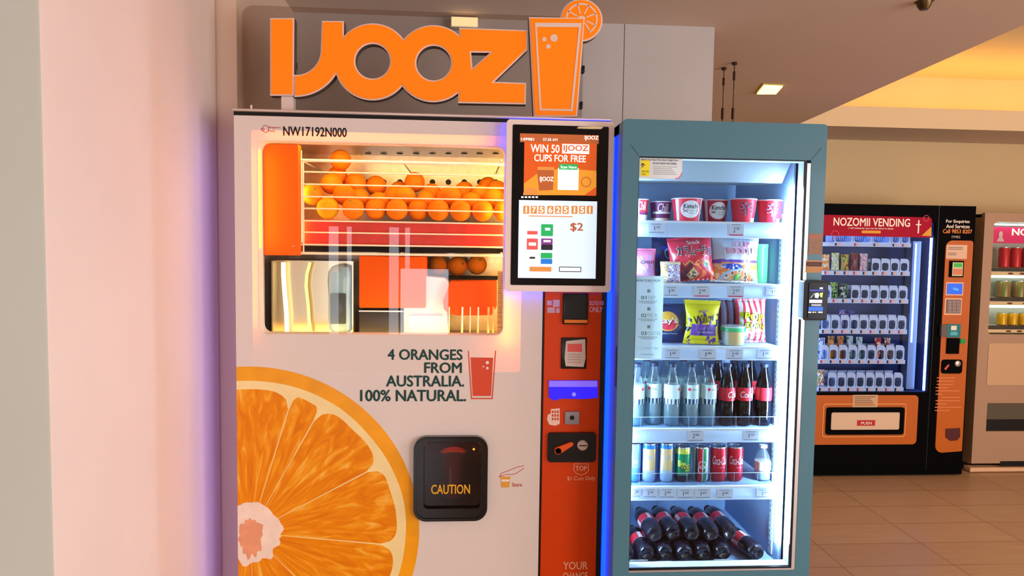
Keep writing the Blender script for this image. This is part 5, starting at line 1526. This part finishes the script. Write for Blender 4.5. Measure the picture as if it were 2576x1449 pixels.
for fx in (bx0 + .06, bx1 - .08):
    for fy in (YB + .08, 3.40):
        MB().lathe([(.03, 0), (.03, .012), (.015, .02), (.015, .06)], 12, (fx, fy, 0)).build('foot', Mbv, BM)
MB().prism([[(bx0, .012), (bx1, .012), (bx1, bzt), (bx0, bzt)], rr(WX0, WX1, WZ0, WZ1 + .10, .01, 3)], YB, YB + .02).build('door', Mbv, BM)
xs = P(2344, 800, YB).x
MB().box(xs + .012, xs + .016, YB - .001, YB, .05, bzt).build('door_gap', Mblk, BM)
mb = MB(); ii = .34
mb.box(WX0, WX1, YB + ii, YB + ii + .01, WZ0, WZ1 + .10); mb.box(WX0 - .01, WX0, YB + .02, YB + ii, WZ0, WZ1 + .1); mb.box(WX1, WX1 + .01, YB + .02, YB + ii, WZ0, WZ1 + .1)
mb.box(WX0, WX1, YB + .02, YB + ii, WZ0 - .01, WZ0); mb.box(WX0, WX1, YB + .02, YB + ii, WZ1 + .09, WZ1 + .1)
mb.build('display_lining', mat('vending_lining', (50, 70, 126), .5), BM)
MB().box(WX0, WX1, YB + .006, YB + .010, WZ0, WZ1).build('display_glass', glass('vending_glass', (240, 246, 255), .12), BM)
# banner
Mcrim = mat('banner_crimson', (168, 4, 44), .5, spec=.1)
q = RC(2040, 543, 2343, 594, YB)
bn = MB().prism([[(WX0, q[2] - .001), (q[1], q[2] - .004), (q[1], q[3] - .020), (q[1] - .010, q[3] - .006), (q[1] - .02, q[3] - .004), (WX0, q[3] + .002)]], YB - .003, YB + .004).build('banner', Mcrim, BM)
Yb_ = YB - .003
mb = MB(); mb.text('NOZOMII VENDING', RC(2097, 549, 2289, 569, Yb_), Yb_, .001, 0, .018)
mb.text("I will whatever you can be alone is death", RC(2135, 572, 2247, 578, Yb_), Yb_, .001, 0, 0)
mb.build('banner_lettering', mat('banner_white', (248, 232, 214), .5, em=.15), bn, smooth=0, recalc=False); mb = MB()
mb.rbox(RC(2304, 564, 2317, 566.5, Yb_), Yb_ - .001, Yb_); mb.rbox(RC(2309, 554, 2312, 587, Yb_), Yb_ - .0012, Yb_)
mb.build('banner_cross', mat('banner_white', (248, 232, 214), .5, em=.15), bn, smooth=0, recalc=False)
mb = MB(); mb.prism([rr(*RC(2167, 580, 2216, 587, Yb_), .01, 4)], Yb_ - .001, Yb_); mb.prism([L([(2318, 593), (2343, 570), (2343, 594)], Yb_)], Yb_ - .001, Yb_)
mb.build('banner_patch', mat('banner_gold', (216, 150, 20), .5, em=.1), bn)
mb = MB()
for a, b, c in ((2101, 590, 13), (2330, 549, 10)):
    p = P(a, b, Yb_); r_ = c * .00266
    mb.prism([[pt for pt in circ(p.x, p.z, r_, 30) if q[2] < pt[1] < q[3] - .004] + list(reversed([pt for pt in circ(p.x, p.z, r_ - .003, 30) if q[2] < pt[1] < q[3] - .004]))], Yb_ - .0008, Yb_) if False else mb.prism([circ(p.x, p.z, r_ * .8, 30), circ(p.x, p.z, r_ * .8 - .003, 30)], Yb_ - .0008, Yb_)
mb.build('banner_rings', mat('banner_rose', (226, 90, 110), .5), bn)
# trays with lanes and spirals
Mlane = mat('lane_white', (196, 214, 244), .35)
Mspir = mat('spiral_steel', (70, 84, 110), .35, .5)
Mvtag = [mat('vtag_' + n, c, .5) for n, c in (('black', (24, 24, 40)), ('red', (190, 60, 70)), ('peach', (246, 196, 180)))]
YT = YB + .045
rows = [((2077, 2290), 586, 611, 621, [0, 54, 108, 162, 188, 213]), ((2057, 2287), 650, 682, 693, None), ((2060, 2283), 718, 752, 763, None), ((2060, 2280), 793, 829, 840, None), ((2056, 2275), 868, 905, 915, None), ((2054, 2271), 937, 974, 985, None)]
ROWZ = []; FLAP = {}; COIL = {}
for ri, ((xa, xb), yt, yr, yb, splits) in enumerate(rows):
    z1, zr, zb = P(2200, yt, YT).z, P(2200, yr, YT).z, P(2200, yb, YT).z
    x1 = P(xb, yr, YT).x
    mb = MB(); mb.box(WX0 + .005, x1, YT, YT + .25, zr - .006, zr - .001); mb.box(WX0 + .005, x1 + .004, YT - .004, YT, zb, zr)
    edges = [x1 - k * .0695 for k in range(0, 17) if x1 - k * .0695 > WX0 + .01]
    if splits: edges = [x1, x1 - .0695, x1 - .139, x1 - .278, x1 - .417, x1 - .556]
    ROWZ.append((zr, edges, z1))
    tr_ = mb.build('tray', Mlane, BM)
    for i, e in enumerate(edges[:-1]):
        x0_ = edges[i + 1] + .002; xx1 = e - .002
        mb = MB()
        h = z1 - zr
        outl = [(x0_, zr), (xx1, zr), (xx1, z1 - h * .3)] + [(xx1 - h * .3 * (1 - math.cos(a)), z1 - h * .3 * (1 - math.sin(a))) for a in (math.radians(k * 15) for k in range(1, 7))] + [(x0_, z1)]
        c = (x0_ + xx1) / 2
        inn = rr(x0_ + .006, xx1 - .012, zr + .004, z1 - h * .34, .016, 4)
        mb.prism([outl, inn], YT, YT + .002); mb.box(xx1 - .002, xx1, YT + .002, YT + .24, zr, z1 - h * .25); mb.box(x0_, xx1 - .002, YT + .118, YT + .120, zr, z1 - h * .06)
        FLAP[(ri, i)] = mb.build('lane_flap', Mlane, tr_)
        pts = []
        R_ = min((xx1 - x0_) * .40, h * .40)
        for k in range(0, 41):
            a = k / 40 * 2 * math.pi * 4
            pts.append((c + R_ * math.cos(a) - .003, YT + .008 + k / 40 * .10, zr + .004 + R_ + R_ * math.sin(a)))
        mb = MB(); mb.tube(pts, .0024, 5); COIL[(ri, i)] = mb.build('spiral_coil', Mspir, tr_)
        mb = MB(); zz_ = (zr + zb) / 2
        mb.box(x0_ + .004, x0_ + .016, YT - .0055, YT - .004, zb + .004, zr - .004, 0 if (i + ri) % 3 else 1); mb.box(x0_ + .020, x0_ + .044, YT - .0055, YT - .004, zb + .005, zr - .004, 2)
        mb.build('lane_tag', Mvtag, tr_)
# duct column, tubes and light strips on the right of the display
mb = MB(); p0, p1 = P(2293, 612, YT), P(2312, 980, YT)
mb.box(WX1 - .115, WX1 - .055, YT + .02, YT + .09, WZ0 + .01, WZ1 - .03); mb.build('air_duct', mat('duct_blue_grey', (120, 138, 176), .3, .3), BM)
xt = WX1 - .10
MB().tube([(xt, YT + .01, P(2300, 862, YT).z), (xt, YT + .01, P(2300, 612, YT).z)], .006, 10).build('light_tube', mat('tube_glow', (200, 226, 255), em=2.2, emrgb=(180, 214, 255)), BM)
MB().box(WX1 - .022, WX1 - .010, YB + .014, YB + .022, WZ0 + .01, WZ1 - .005).build('led_strip', mat('vending_led', (190, 222, 255), em=13, emrgb=(160, 200, 255)), BM)
MB().box(WX0 + .010, WX0 + .022, YB + .024, YB + .034, WZ0 + .01, WZ1 - .005).build('led_strip', mat('vending_led', (190, 222, 255)), BM)
MB().box(WX0 + .1, WX1 - .1, YB + .03, YB + .05, WZ1 + .06, WZ1 + .07).build('led_strip', mat('vending_led', (190, 222, 255)), BM)
# orange apron with delivery flap
q = RC(2040, 994, 2307, 1118, YB)
ap = MB().prism([rr(bx0 + .015, q[1], q[2], q[3], .03, 5)], YB - .004, YB).build('delivery_apron', Mbo, BM)
f4 = RC(2068, 1015, 2277, 1099, YB)
Ya = YB - .004
MB().prism([rr(*f4, .02, 5), rr(f4[0] + .006, f4[1] - .006, f4[2] + .006, f4[3] - .006, .016, 5)], Ya - .003, Ya).build('delivery_outline', mat('apron_line', (240, 160, 90), .5), ap)
g4 = RC(2077, 1024, 2271, 1092, YB)
MB().prism([rr(*g4, .016, 4), rr(*RC(2088, 1036, 2261, 1080, YB), .012, 4)], Ya - .012, Ya).build('delivery_frame', Mbv, ap)
fl = MB().prism([rr(*RC(2088, 1036, 2261, 1080, YB), .012, 4)], Ya - .006, Ya).build('delivery_flap', mat('flap_cream', (222, 190, 158), .4), ap)
mb = MB(); mb.rbox(RC(2154, 1056, 2199, 1070, YB), Ya - .0075, Ya - .006, 0); mb.text('PUSH', RC(2164, 1060, 2190, 1067, YB), Ya - .0075, .001, 1, .03); mb.build('push_label', [mat('push_red', (190, 30, 36), .5), mat('push_cream', (244, 220, 200), .5)], fl)
mb = MB(); mb.rbox(RC(2144, 993, 2207, 1024, YB), Ya - .0015, Ya, 0)
for k in range(5): mb.rbox(RC(2149, 997 + k * 5, 2201 - (k * 11) % 14, 999 + k * 5, YB), Ya - .002, Ya - .0015, 1)
mb.build('notice_paper', [mat('notice_tan', (206, 168, 130), .6), mat('notice_brown', (130, 84, 56), .6)], ap)
# orange payment strip
Yp = YB - .006
def lpx(pts): return L(pts, YB)
strip = lpx([(2374, 617), (2379, 608), (2390, 604), (2440, 606), (2447, 613), (2418, 1131), (2412, 1137), (2365, 1137), (2350, 1130), (2344, 1112)])
x_l, x_r = P(2366, 850, YB).x, P(2434, 850, YB).x
zt_, zb_ = P(2405, 605, YB).z, P(2385, 1138, YB).z
shape = [(x_r, zb_ + .01), (x_r, zt_ - .02)] + [(x_r - .02 + .02 * math.cos(a), zt_ - .02 + .02 * math.sin(a)) for a in (math.radians(k * 15) for k in range(1, 7))] + \
        [(x_l + .05 - .05 * math.sin(a), zt_ - .05 + .05 * math.cos(a)) for a in (math.radians(k * 15) for k in range(0, 7))] + \
        [(x_l + .05 - .05 * math.cos(a), zb_ + .05 - .05 * math.sin(a)) for a in (math.radians(k * 15) for k in range(0, 7))]
ps = MB().prism([shape], Yp, YB).build('payment_strip', Mbo, BM)
mb = MB(); mb.text('For Enquiries', RC(2380, 553, 2439, 563, YB), YB, .001, 0, .03); mb.text('And Services', RC(2380, 565, 2439, 574, YB), YB, .001, 0, .03)
mb.build('enquiry_lettering', mat('enquiry_white', (244, 226, 210), .5), BM, smooth=0, recalc=False)
mb = MB(); mb.text('Call 9853 8207', RC(2372, 577, 2445, 587, YB), YB, .001, 0, .03); mb.build('phone_lettering', mat('enquiry_orange', (230, 130, 50), .5), BM, smooth=0, recalc=False)
mb = MB(); mb.text('IYMEG', RC(2394, 593, 2415, 599, YB), YB, .001, 0, .02); mb.build('code_lettering', mat('enquiry_grey', (190, 170, 160), .5), BM, smooth=0, recalc=False)
def unit(name, boxes, mats):
    mb = MB()
    for px, t0, t1, mi in boxes: mb.rbox(RC(*px, YB), Yp - t1, Yp - t0, mi)
    return mb.build(name, mats, ps)
Mline = mat('strip_line', (250, 190, 150), .5)
mb = MB(); mb.rbox(RC(2379, 616, 2431, 651, YB), Yp - .001, Yp, 0)
for k in range(4): mb.rbox(RC(2383, 622 + (k > 1) * 6 + k * 4, 2420 - (k > 1) * 16, 623.5 + (k > 1) * 6 + k * 4, YB), Yp - .0016, Yp - .001, 1)
mb.build('notice_paper', [mat('notice_pink', (226, 186, 158), .6), mat('notice_grey2', (110, 96, 90), .6)], ps)
unit('card_reader', [((2386, 656, 2420, 697), 0, .012, 0), ((2391, 660, 2417, 694), .012, .014, 1), ((2395, 662, 2415, 672), .014, .016, 2), ((2393, 676, 2415, 691), .014, .0155, 3)], [Mbv, mat('reader_cream', (216, 206, 160), .4), mat('reader_green', (40, 160, 50), .3, em=.35), mat('reader_keys', (216, 130, 96), .5)])
unit('blue_display', [((2377, 710, 2421, 743), 0, .003, 0), ((2380, 713, 2418, 740), .003, .006, 1)], [Mline, mat('display_blue', (20, 90, 220), .3, em=.55)])
mb = MB(); mb.text('Visa', RC(2394, 723, 2408, 730, YB), Yp - .006, .001, 0, .02); mb.build('display_lettering', mat('display_cyan', (110, 200, 250), .3, em=.5), ps, smooth=0, recalc=False)
kp = unit('keypad', [((2374, 750, 2417, 792), 0, .003, 0), ((2378, 753, 2414, 788), .003, .008, 1)], [Mline, mat('keypad_grey', (128, 106, 104), .4)])
mb = MB()
for i in range(3):
    for j in range(4): mb.rbox(RC(2381 + i * 11, 756 + j * 8, 2390 + i * 11, 762 + j * 8, YB), Yp - .010, Yp - .008)
mb.build('keys', mat('key_grey', (150, 128, 124), .4), kp)
unit('contactless_plate', [((2362, 816, 2378, 846), 0, .02, 0), ((2378, 815, 2413, 848), 0, .008, 1), ((2389, 819, 2403, 830), .008, .009, 2), ((2387, 834, 2405, 843), .008, .009, 3)], [mat('plate_grey', (96, 84, 76), .4), mat('plate_teal', (0, 118, 128), .4), mat('plate_white', (240, 226, 206), .5), mat('plate_aqua', (90, 180, 190), .5)])
unit('note_slot', [((2379, 850, 2409, 889), 0, .012, 0)], [Mbv])
unit('lit_button', [((2413, 852, 2425, 864), 0, .008, 0)], [mat('button_green', (20, 130, 50), .3, em=.25)])
cu = MB().prism([rr(*RC(2366, 904, 2418, 939, YB), .02, 5)], Yp - .006, Yp).build('coin_unit', Mbv, ps)
MB().prism([L([(2371, 927), (2382, 915), (2384, 918), (2375, 930)], YB)], Yp - .012, Yp - .006).build('return_lever', mat('lever_salmon', (216, 90, 70), .4), cu)
p = P(2406, 914, YB); MB().lathe([(.022, 0), (.022, .004), (.016, .008), (1e-6, .008)], 20, (p.x, Yp - .006, p.z), axis=Matrix.Rotation(math.radians(90), 4, 'X')).build('coin_slot', mat('coin_metal', (190, 180, 176)), cu)
mb = MB()
for k, (a, b) in enumerate(((2355, 2400), (2355, 2398), (2355, 2396), (2352, 2385), (2352, 2414), (2352, 2370), (2366, 2414), (2352, 2414), (2352, 2380), (2350, 2418), (2350, 2388))):
    y = 949 + k * 8.2; mb.rbox(RC(a, y, b, y + 2.2, YB), Yp - .0006, Yp)
mb.build('instruction_lettering', mat('faded_print', (222, 130, 80), .6), ps)
ct = MB().prism([lpx([(2377, 1078), (2413, 1076), (2413, 1098), (2405, 1107), (2388, 1108), (2377, 1099)])], Yp - .004, Yp).build('coin_tray', mat('tray_brown', (80, 22, 16), .5), ps)

# snacks in the black machine (base z of row, x from pixel)
def snack(px0, px1, ytop, row, label, cols, T=.014, seed=0, lean=.05):
    zr, edges, z1 = ROWZ[row]
    ks = [BI[c] for c in cols]
    def cf(u, v):
        n = nz2(u, v, 5, seed)
        return ks[0] if n < -.12 else (ks[1 % len(ks)] if n < .14 else ks[2 % len(ks)])
    x = P((px0 + px1) / 2, ytop + 30, YT).x
    i = min(range(len(edges) - 1), key=lambda k: abs((edges[k] + edges[k + 1]) / 2 - x))
    if (row, i) in COIL:
        bpy.data.objects.remove(COIL.pop((row, i)))
    if row in (1, 2, 5) and (row, i) in FLAP:
        bpy.data.objects.remove(FLAP.pop((row, i)))
    c = (edges[i] + edges[i + 1]) / 2; hw = min(.0695, edges[i] - edges[i + 1]) * (.42 if row in (1, 2, 5) else .345); c -= .0012
    Yc = YT + .045
    k = 1750 / (Yc - CAM.y)
    pa, pb = [q_ for q_ in ((CX + FPX * (ROT @ (Vector((c + d, Yc, zr + .1)) - CAM)).x / (ROT @ (Vector((c + d, Yc, zr + .1)) - CAM)).z) for d in (-hw, hw))]
    return bag('snack_packet', pa, pb, ytop, Yc, zr + .0015, T, cf, BL, label, cat='snack packet', group='packets in the black vending machine', nu=16, nv=18, seed=seed, lean=lean, pinch=.08, wr=.2)
sn = [(2068, 2106, 640, 1, 'orange packet at the left of the second tray of the black machine', ('orange', 'gold', 'cream'), 31), (2106, 2132, 636, 1, 'white and green packet in the second tray of the black machine', ('white', 'lime', 'cream'), 32),
      (2132, 2150, 640, 1, 'narrow olive packet in the second tray of the black machine', ('brown', 'gold', 'lime'), 33), (2152, 2172, 636, 1, 'brick red packet in the second tray of the black machine', ('brown', 'deepred', 'maroon'), 34), (2173, 2186, 638, 1, 'pale packet right of the brick red one, second tray', ('white', 'pink', 'silver'), 35),
      (2098, 2124, 710, 2, 'bright green packet in the third tray of the black machine', ('green', 'lime', 'black'), 36), (2126, 2150, 714, 2, 'dark green and white packet beside the bright green one, third tray', ('black', 'green', 'silver'), 37),
      (2122, 2146, 779, 3, 'blue capped packet, left of two in the fourth tray', ('blue', 'lilac', 'blue'), 38), (2148, 2174, 781, 3, 'blue capped packet, right of two in the fourth tray', ('blue', 'blue', 'navy'), 39),
      (2060, 2082, 850, 4, 'pale blue packet at the left end of the fifth tray', ('sky', 'white', 'blue'), 40), (2084, 2108, 846, 4, 'brown and gold packet in the fifth tray, the first from the left', ('brown', 'gold', 'orange'), 41), (2110, 2132, 846, 4, 'brown and gold packet in the fifth tray, the second from the left', ('orange', 'brown', 'gold'), 42),
      (2136, 2158, 845, 4, 'pale grey packet in the fifth tray beside the brown ones', ('sky', 'silver', 'green'), 43), (2162, 2184, 848, 4, 'pale grey and green packet in the middle of the fifth tray', ('silver', 'sky', 'green'), 44),
      (2212, 2238, 850, 4, 'red and cream packet in the fifth tray', ('deepred', 'red', 'cream'), 45), (2240, 2262, 850, 4, 'red and cream packet at the right end of the fifth tray', ('maroon', 'cream', 'deepred'), 46), (2056, 2076, 930, 5, 'lime and red packet at the left end of the bottom tray', ('lime', 'red', 'white'), 47)]
for a, b, yt, row, lab, cols, sd in sn:
    snack(a, b, yt, row, lab, cols, seed=sd)

# ------------------------------------------------------------------ beige drinks machine, cut off by the right edge of the picture
YE = 2.80
EM = thing('drinks_vending_machine', (4.3, 3.1, 0), 'beige drinks vending machine cut off by the right edge of the picture', 'vending machine')
ex0, ezt = P(2478, 545, YE).x, P(2520, 536, YE).z
ex1 = ex0 + 1.0
Mbe = mat('beige_enamel', (174, 138, 110), .45)
MB().box(ex0, ex1, YE + .03, 3.46, .06, ezt - .01, bev=.01).build('cabinet', mat('beige_side', (196, 160, 116), .5), EM) if False else None
mb = MB()
ew = RC(2496, 560, 2720, 690, YE)
mb.box(ex0, ex0 + .02, YE + .03, 3.46, .06, ezt - .008); mb.box(ex1 - .02, ex1, YE + .03, 3.46, .06, ezt - .008); mb.box(ex0, ex1, YE + .03, 3.46, ezt - .03, ezt - .008)
mb.box(ex0, ex1, 3.44, 3.46, .06, ezt - .008); mb.box(ex0 + .02, ex1 - .02, YE + .03, 3.44, .06, .9)
mb.build('cabinet', mat('beige_side', (164, 134, 98), .5), EM)
dz0 = P(2470, 1166, YE).z
ezw0 = P(2520, 842, YE).z
ewx = (P(2493, 700, YE).x, ex1 - .06)
slot = RC(2482, 1014, 2720, 1085, YE)
pan = RC(2484, 864, 2720, 969, YE)
MB().prism([[(ex0, dz0), (ex1, dz0), (ex1, ezt), (ex0, ezt)], rr(ewx[0], ewx[1], ezw0, ew[3], .03, 5), [(slot[0], slot[2]), (ex1 - .08, slot[2]), (ex1 - .08, slot[3]), (slot[0], slot[3])]], YE, YE + .03).build('door', Mbe, EM)
MB().prism([rr(pan[0], ex1 - .08, pan[2], pan[3], .012, 4)], YE - .003, YE).build('front_panel', mat('cream_panel', (202, 162, 122), .45), EM)
mb = MB(); mb.box(slot[0], ex1 - .08, YE + .02, YE + .028, slot[2], slot[2] + (slot[3] - slot[2]) * .42, 0); mb.box(slot[0], ex1 - .08, YE + .006, YE + .012, slot[2] + (slot[3] - slot[2]) * .42, slot[3], 1)
mb.box(slot[0], ex1 - .08, YE + .03, YE + .05, slot[2], slot[3], 0)
mb.build('delivery_hatch', [Mblk, mat('hatch_smoke', (92, 84, 70), .2)], EM)
mb = MB(); mb.box(ex0 - .01, ex1, YE - .006, YE + .06, P(2470, 1186, YE).z, P(2470, 1176, YE).z); mb.build('base_rail', mat('base_cream', (226, 180, 140), .45), EM)
mb = MB(); mb.box(P(2516, 1160, YE).x, ex1, YE - .002, YE + .004, P(2540, 1172, YE).z, P(2540, 1160, YE).z); mb.build('vent_slot', Mblk, EM)
for fx in (ex0 + .02, ex1 - .06):
    for fy in (YE + .03, 3.40):
        MB().lathe([(.022, 0), (.022, .006), (.010, .012), (.010, P(2470, 1186, YE).z)], 12, (fx, fy, 0)).build('foot', mat('foot_brass', (170, 130, 90), .4, .4), EM)
mb = MB(); ed_ = .20
mb.box(ewx[0] - .01, ewx[1] + .01, YE + ed_, YE + ed_ + .01, ezw0 - .01, ew[3] + .01); mb.box(ewx[0] - .012, ewx[0] - .002, YE + .03, YE + ed_, ezw0, ew[3]); mb.box(ewx[1] + .002, ewx[1] + .012, YE + .03, YE + ed_, ezw0, ew[3])
mb.box(ewx[0], ewx[1], YE + .03, YE + ed_, ew[3], ew[3] + .01); mb.box(ewx[0], ewx[1], YE + .03, YE + ed_, ezw0 - .01, ezw0)
mb.build('display_lining', mat('drinks_lining', (196, 196, 186), .5), EM)
MB().box(ewx[0], ewx[1], YE + .010, YE + .014, ezw0, ew[3]).build('display_glass', glass('drinks_glass', (250, 250, 246), .5), EM)
Mlamp = mat('drinks_led', (226, 246, 240), em=5, emrgb=(214, 244, 236))
MB().box(ewx[0] + .03, ewx[1] - .03, YE + .035, YE + .055, ew[3] - .022, ew[3] - .008).build('light_tube', Mlamp, EM)
q = RC(2497, 572, 2720, 613, YE + .03)
bb = MB().box(ewx[0] + .002, ewx[1] - .002, YE + .060, YE + .066, q[2], q[3]).build('banner', mat('banner_pink', (206, 40, 100), .4, em=.25), EM)
mb = MB(); yy = YE + .060; mb.text('NOZOMII VENDING', RC(2546, 577, 2790, 594, yy), yy, .001, 0, .04)
mb.build('banner_lettering', mat('banner_white2', (250, 240, 236), .5, em=.4), bb, smooth=0, recalc=False)
mb = MB(); p = P(2516, 604, yy)
mb.lathe([(.028, 0), (.024, .012), (.012, .03), (.016, .05), (.010, .07), (1e-6, .074)], 16, (p.x, yy - .002, p.z - .01)); mb.v = [(a, yy - .003 + (b - yy) * .05, c) for a, b, c in mb.v]
mb.build('banner_emblem', mat('banner_grey', (216, 190, 190), .5), bb)
cans_rows = [(622, 673, 29, 2524, ('can_row_red', (196, 40, 56)), 'red drink can'), (706, 748, 39, 2522, ('can_row_olive', (150, 120, 84)), 'brown and green drink tin'), (787, 818, 27, 2519, ('can_row_yellow', (216, 160, 20)), 'yellow drink can')]
YCN = YE + .115
for ri, (yt, yb, sp_, xs0, (mn, mc), what) in enumerate(cans_rows):
    z0, z1 = P(2540, yb, YCN).z, P(2540, yt, YCN).z
    mb = MB(); mb.box(ewx[0], ewx[1], YE + .05, YE + ed_ - .002, z0 - .012, z0 - .001); sh = mb.build('shelf', mat('drinks_shelf', (222, 226, 220), .4), EM)
    zl0, zl1 = P(2540, yb + 19, YE + .06).z, P(2540, yb + 27, YE + .06).z
    MB().box(ewx[0] + .02, ewx[1], YE + .045, YE + .052, P(2540, yb + 10, YE + .045).z, P(2540, yb + 1, YE + .045).z).build('price_strip', mat('price_strip_dark', (60, 54, 50), .4), sh)
    mb = MB(); ya, yb2 = P(2540, yb + 11, YE + .04).z, P(2540, yb + 19, YE + .04).z
    mb.box(ewx[0] + .02, ewx[1], YE + .040, YE + .050, yb2, ya); mb.build('button_strip', mat('button_cream', (238, 206, 164), .4), sh)
    if ri < 2:
        za, zb2 = P(2540, yb + 20, YE + .06).z, P(2540, yb + 26, YE + .06).z
        MB().box(ewx[0] + .004, ewx[1], YE + .058, YE + .07, zb2, za).build('light_tube', Mlamp, sh)
    R_ = sp_ * .00262 * .46
    for k in range(5):
        x = P(xs0 + k * sp_, yb, YCN).x
        mb = MB(); mb.prism([circ(x - .004, (ya + yb2) / 2, .020, 18, .007)], YE + .037, YE + .040); mb.build('select_button', mat('button_brown', (110, 60, 40), .4), sh)
        pos_ = ['first', 'second', 'third', 'fourth', 'fifth'][k]
        t = thing('drink_can', (x, YCN, z0), '%s in the beige machine, %s from the left in its row' % (what, pos_), 'can', 'cans in the beige machine, %s row' % ('top', 'middle', 'bottom')[ri])
        h = z1 - z0
        MB().lathe([(R_ * .8, 0), (R_, .006), (R_, h * .9), (R_ * .88, h * .97)], 24, (x, YCN, z0), matfn=(lambda th, z: 1 if (ri == 1 and z > h * .3 and math.sin(front(th) * 4 + z * 60) > .4) or (ri == 2 and z < h * .25) else 0)).build('can_body', [mat(mn, mc, .3, .2), mat(mn + '2', (110, 130, 60) if ri == 1 else (150, 100, 30), .3, .2)], t)
        MB().lathe([(R_ * .88, h * .97), (R_ * .88, h), (R_ * .8, h * .98), (1e-6, h * .98)], 20, (x, YCN, z0)).build('can_top', mat('can_aluminium', (190, 200, 210), .22, .8), t)
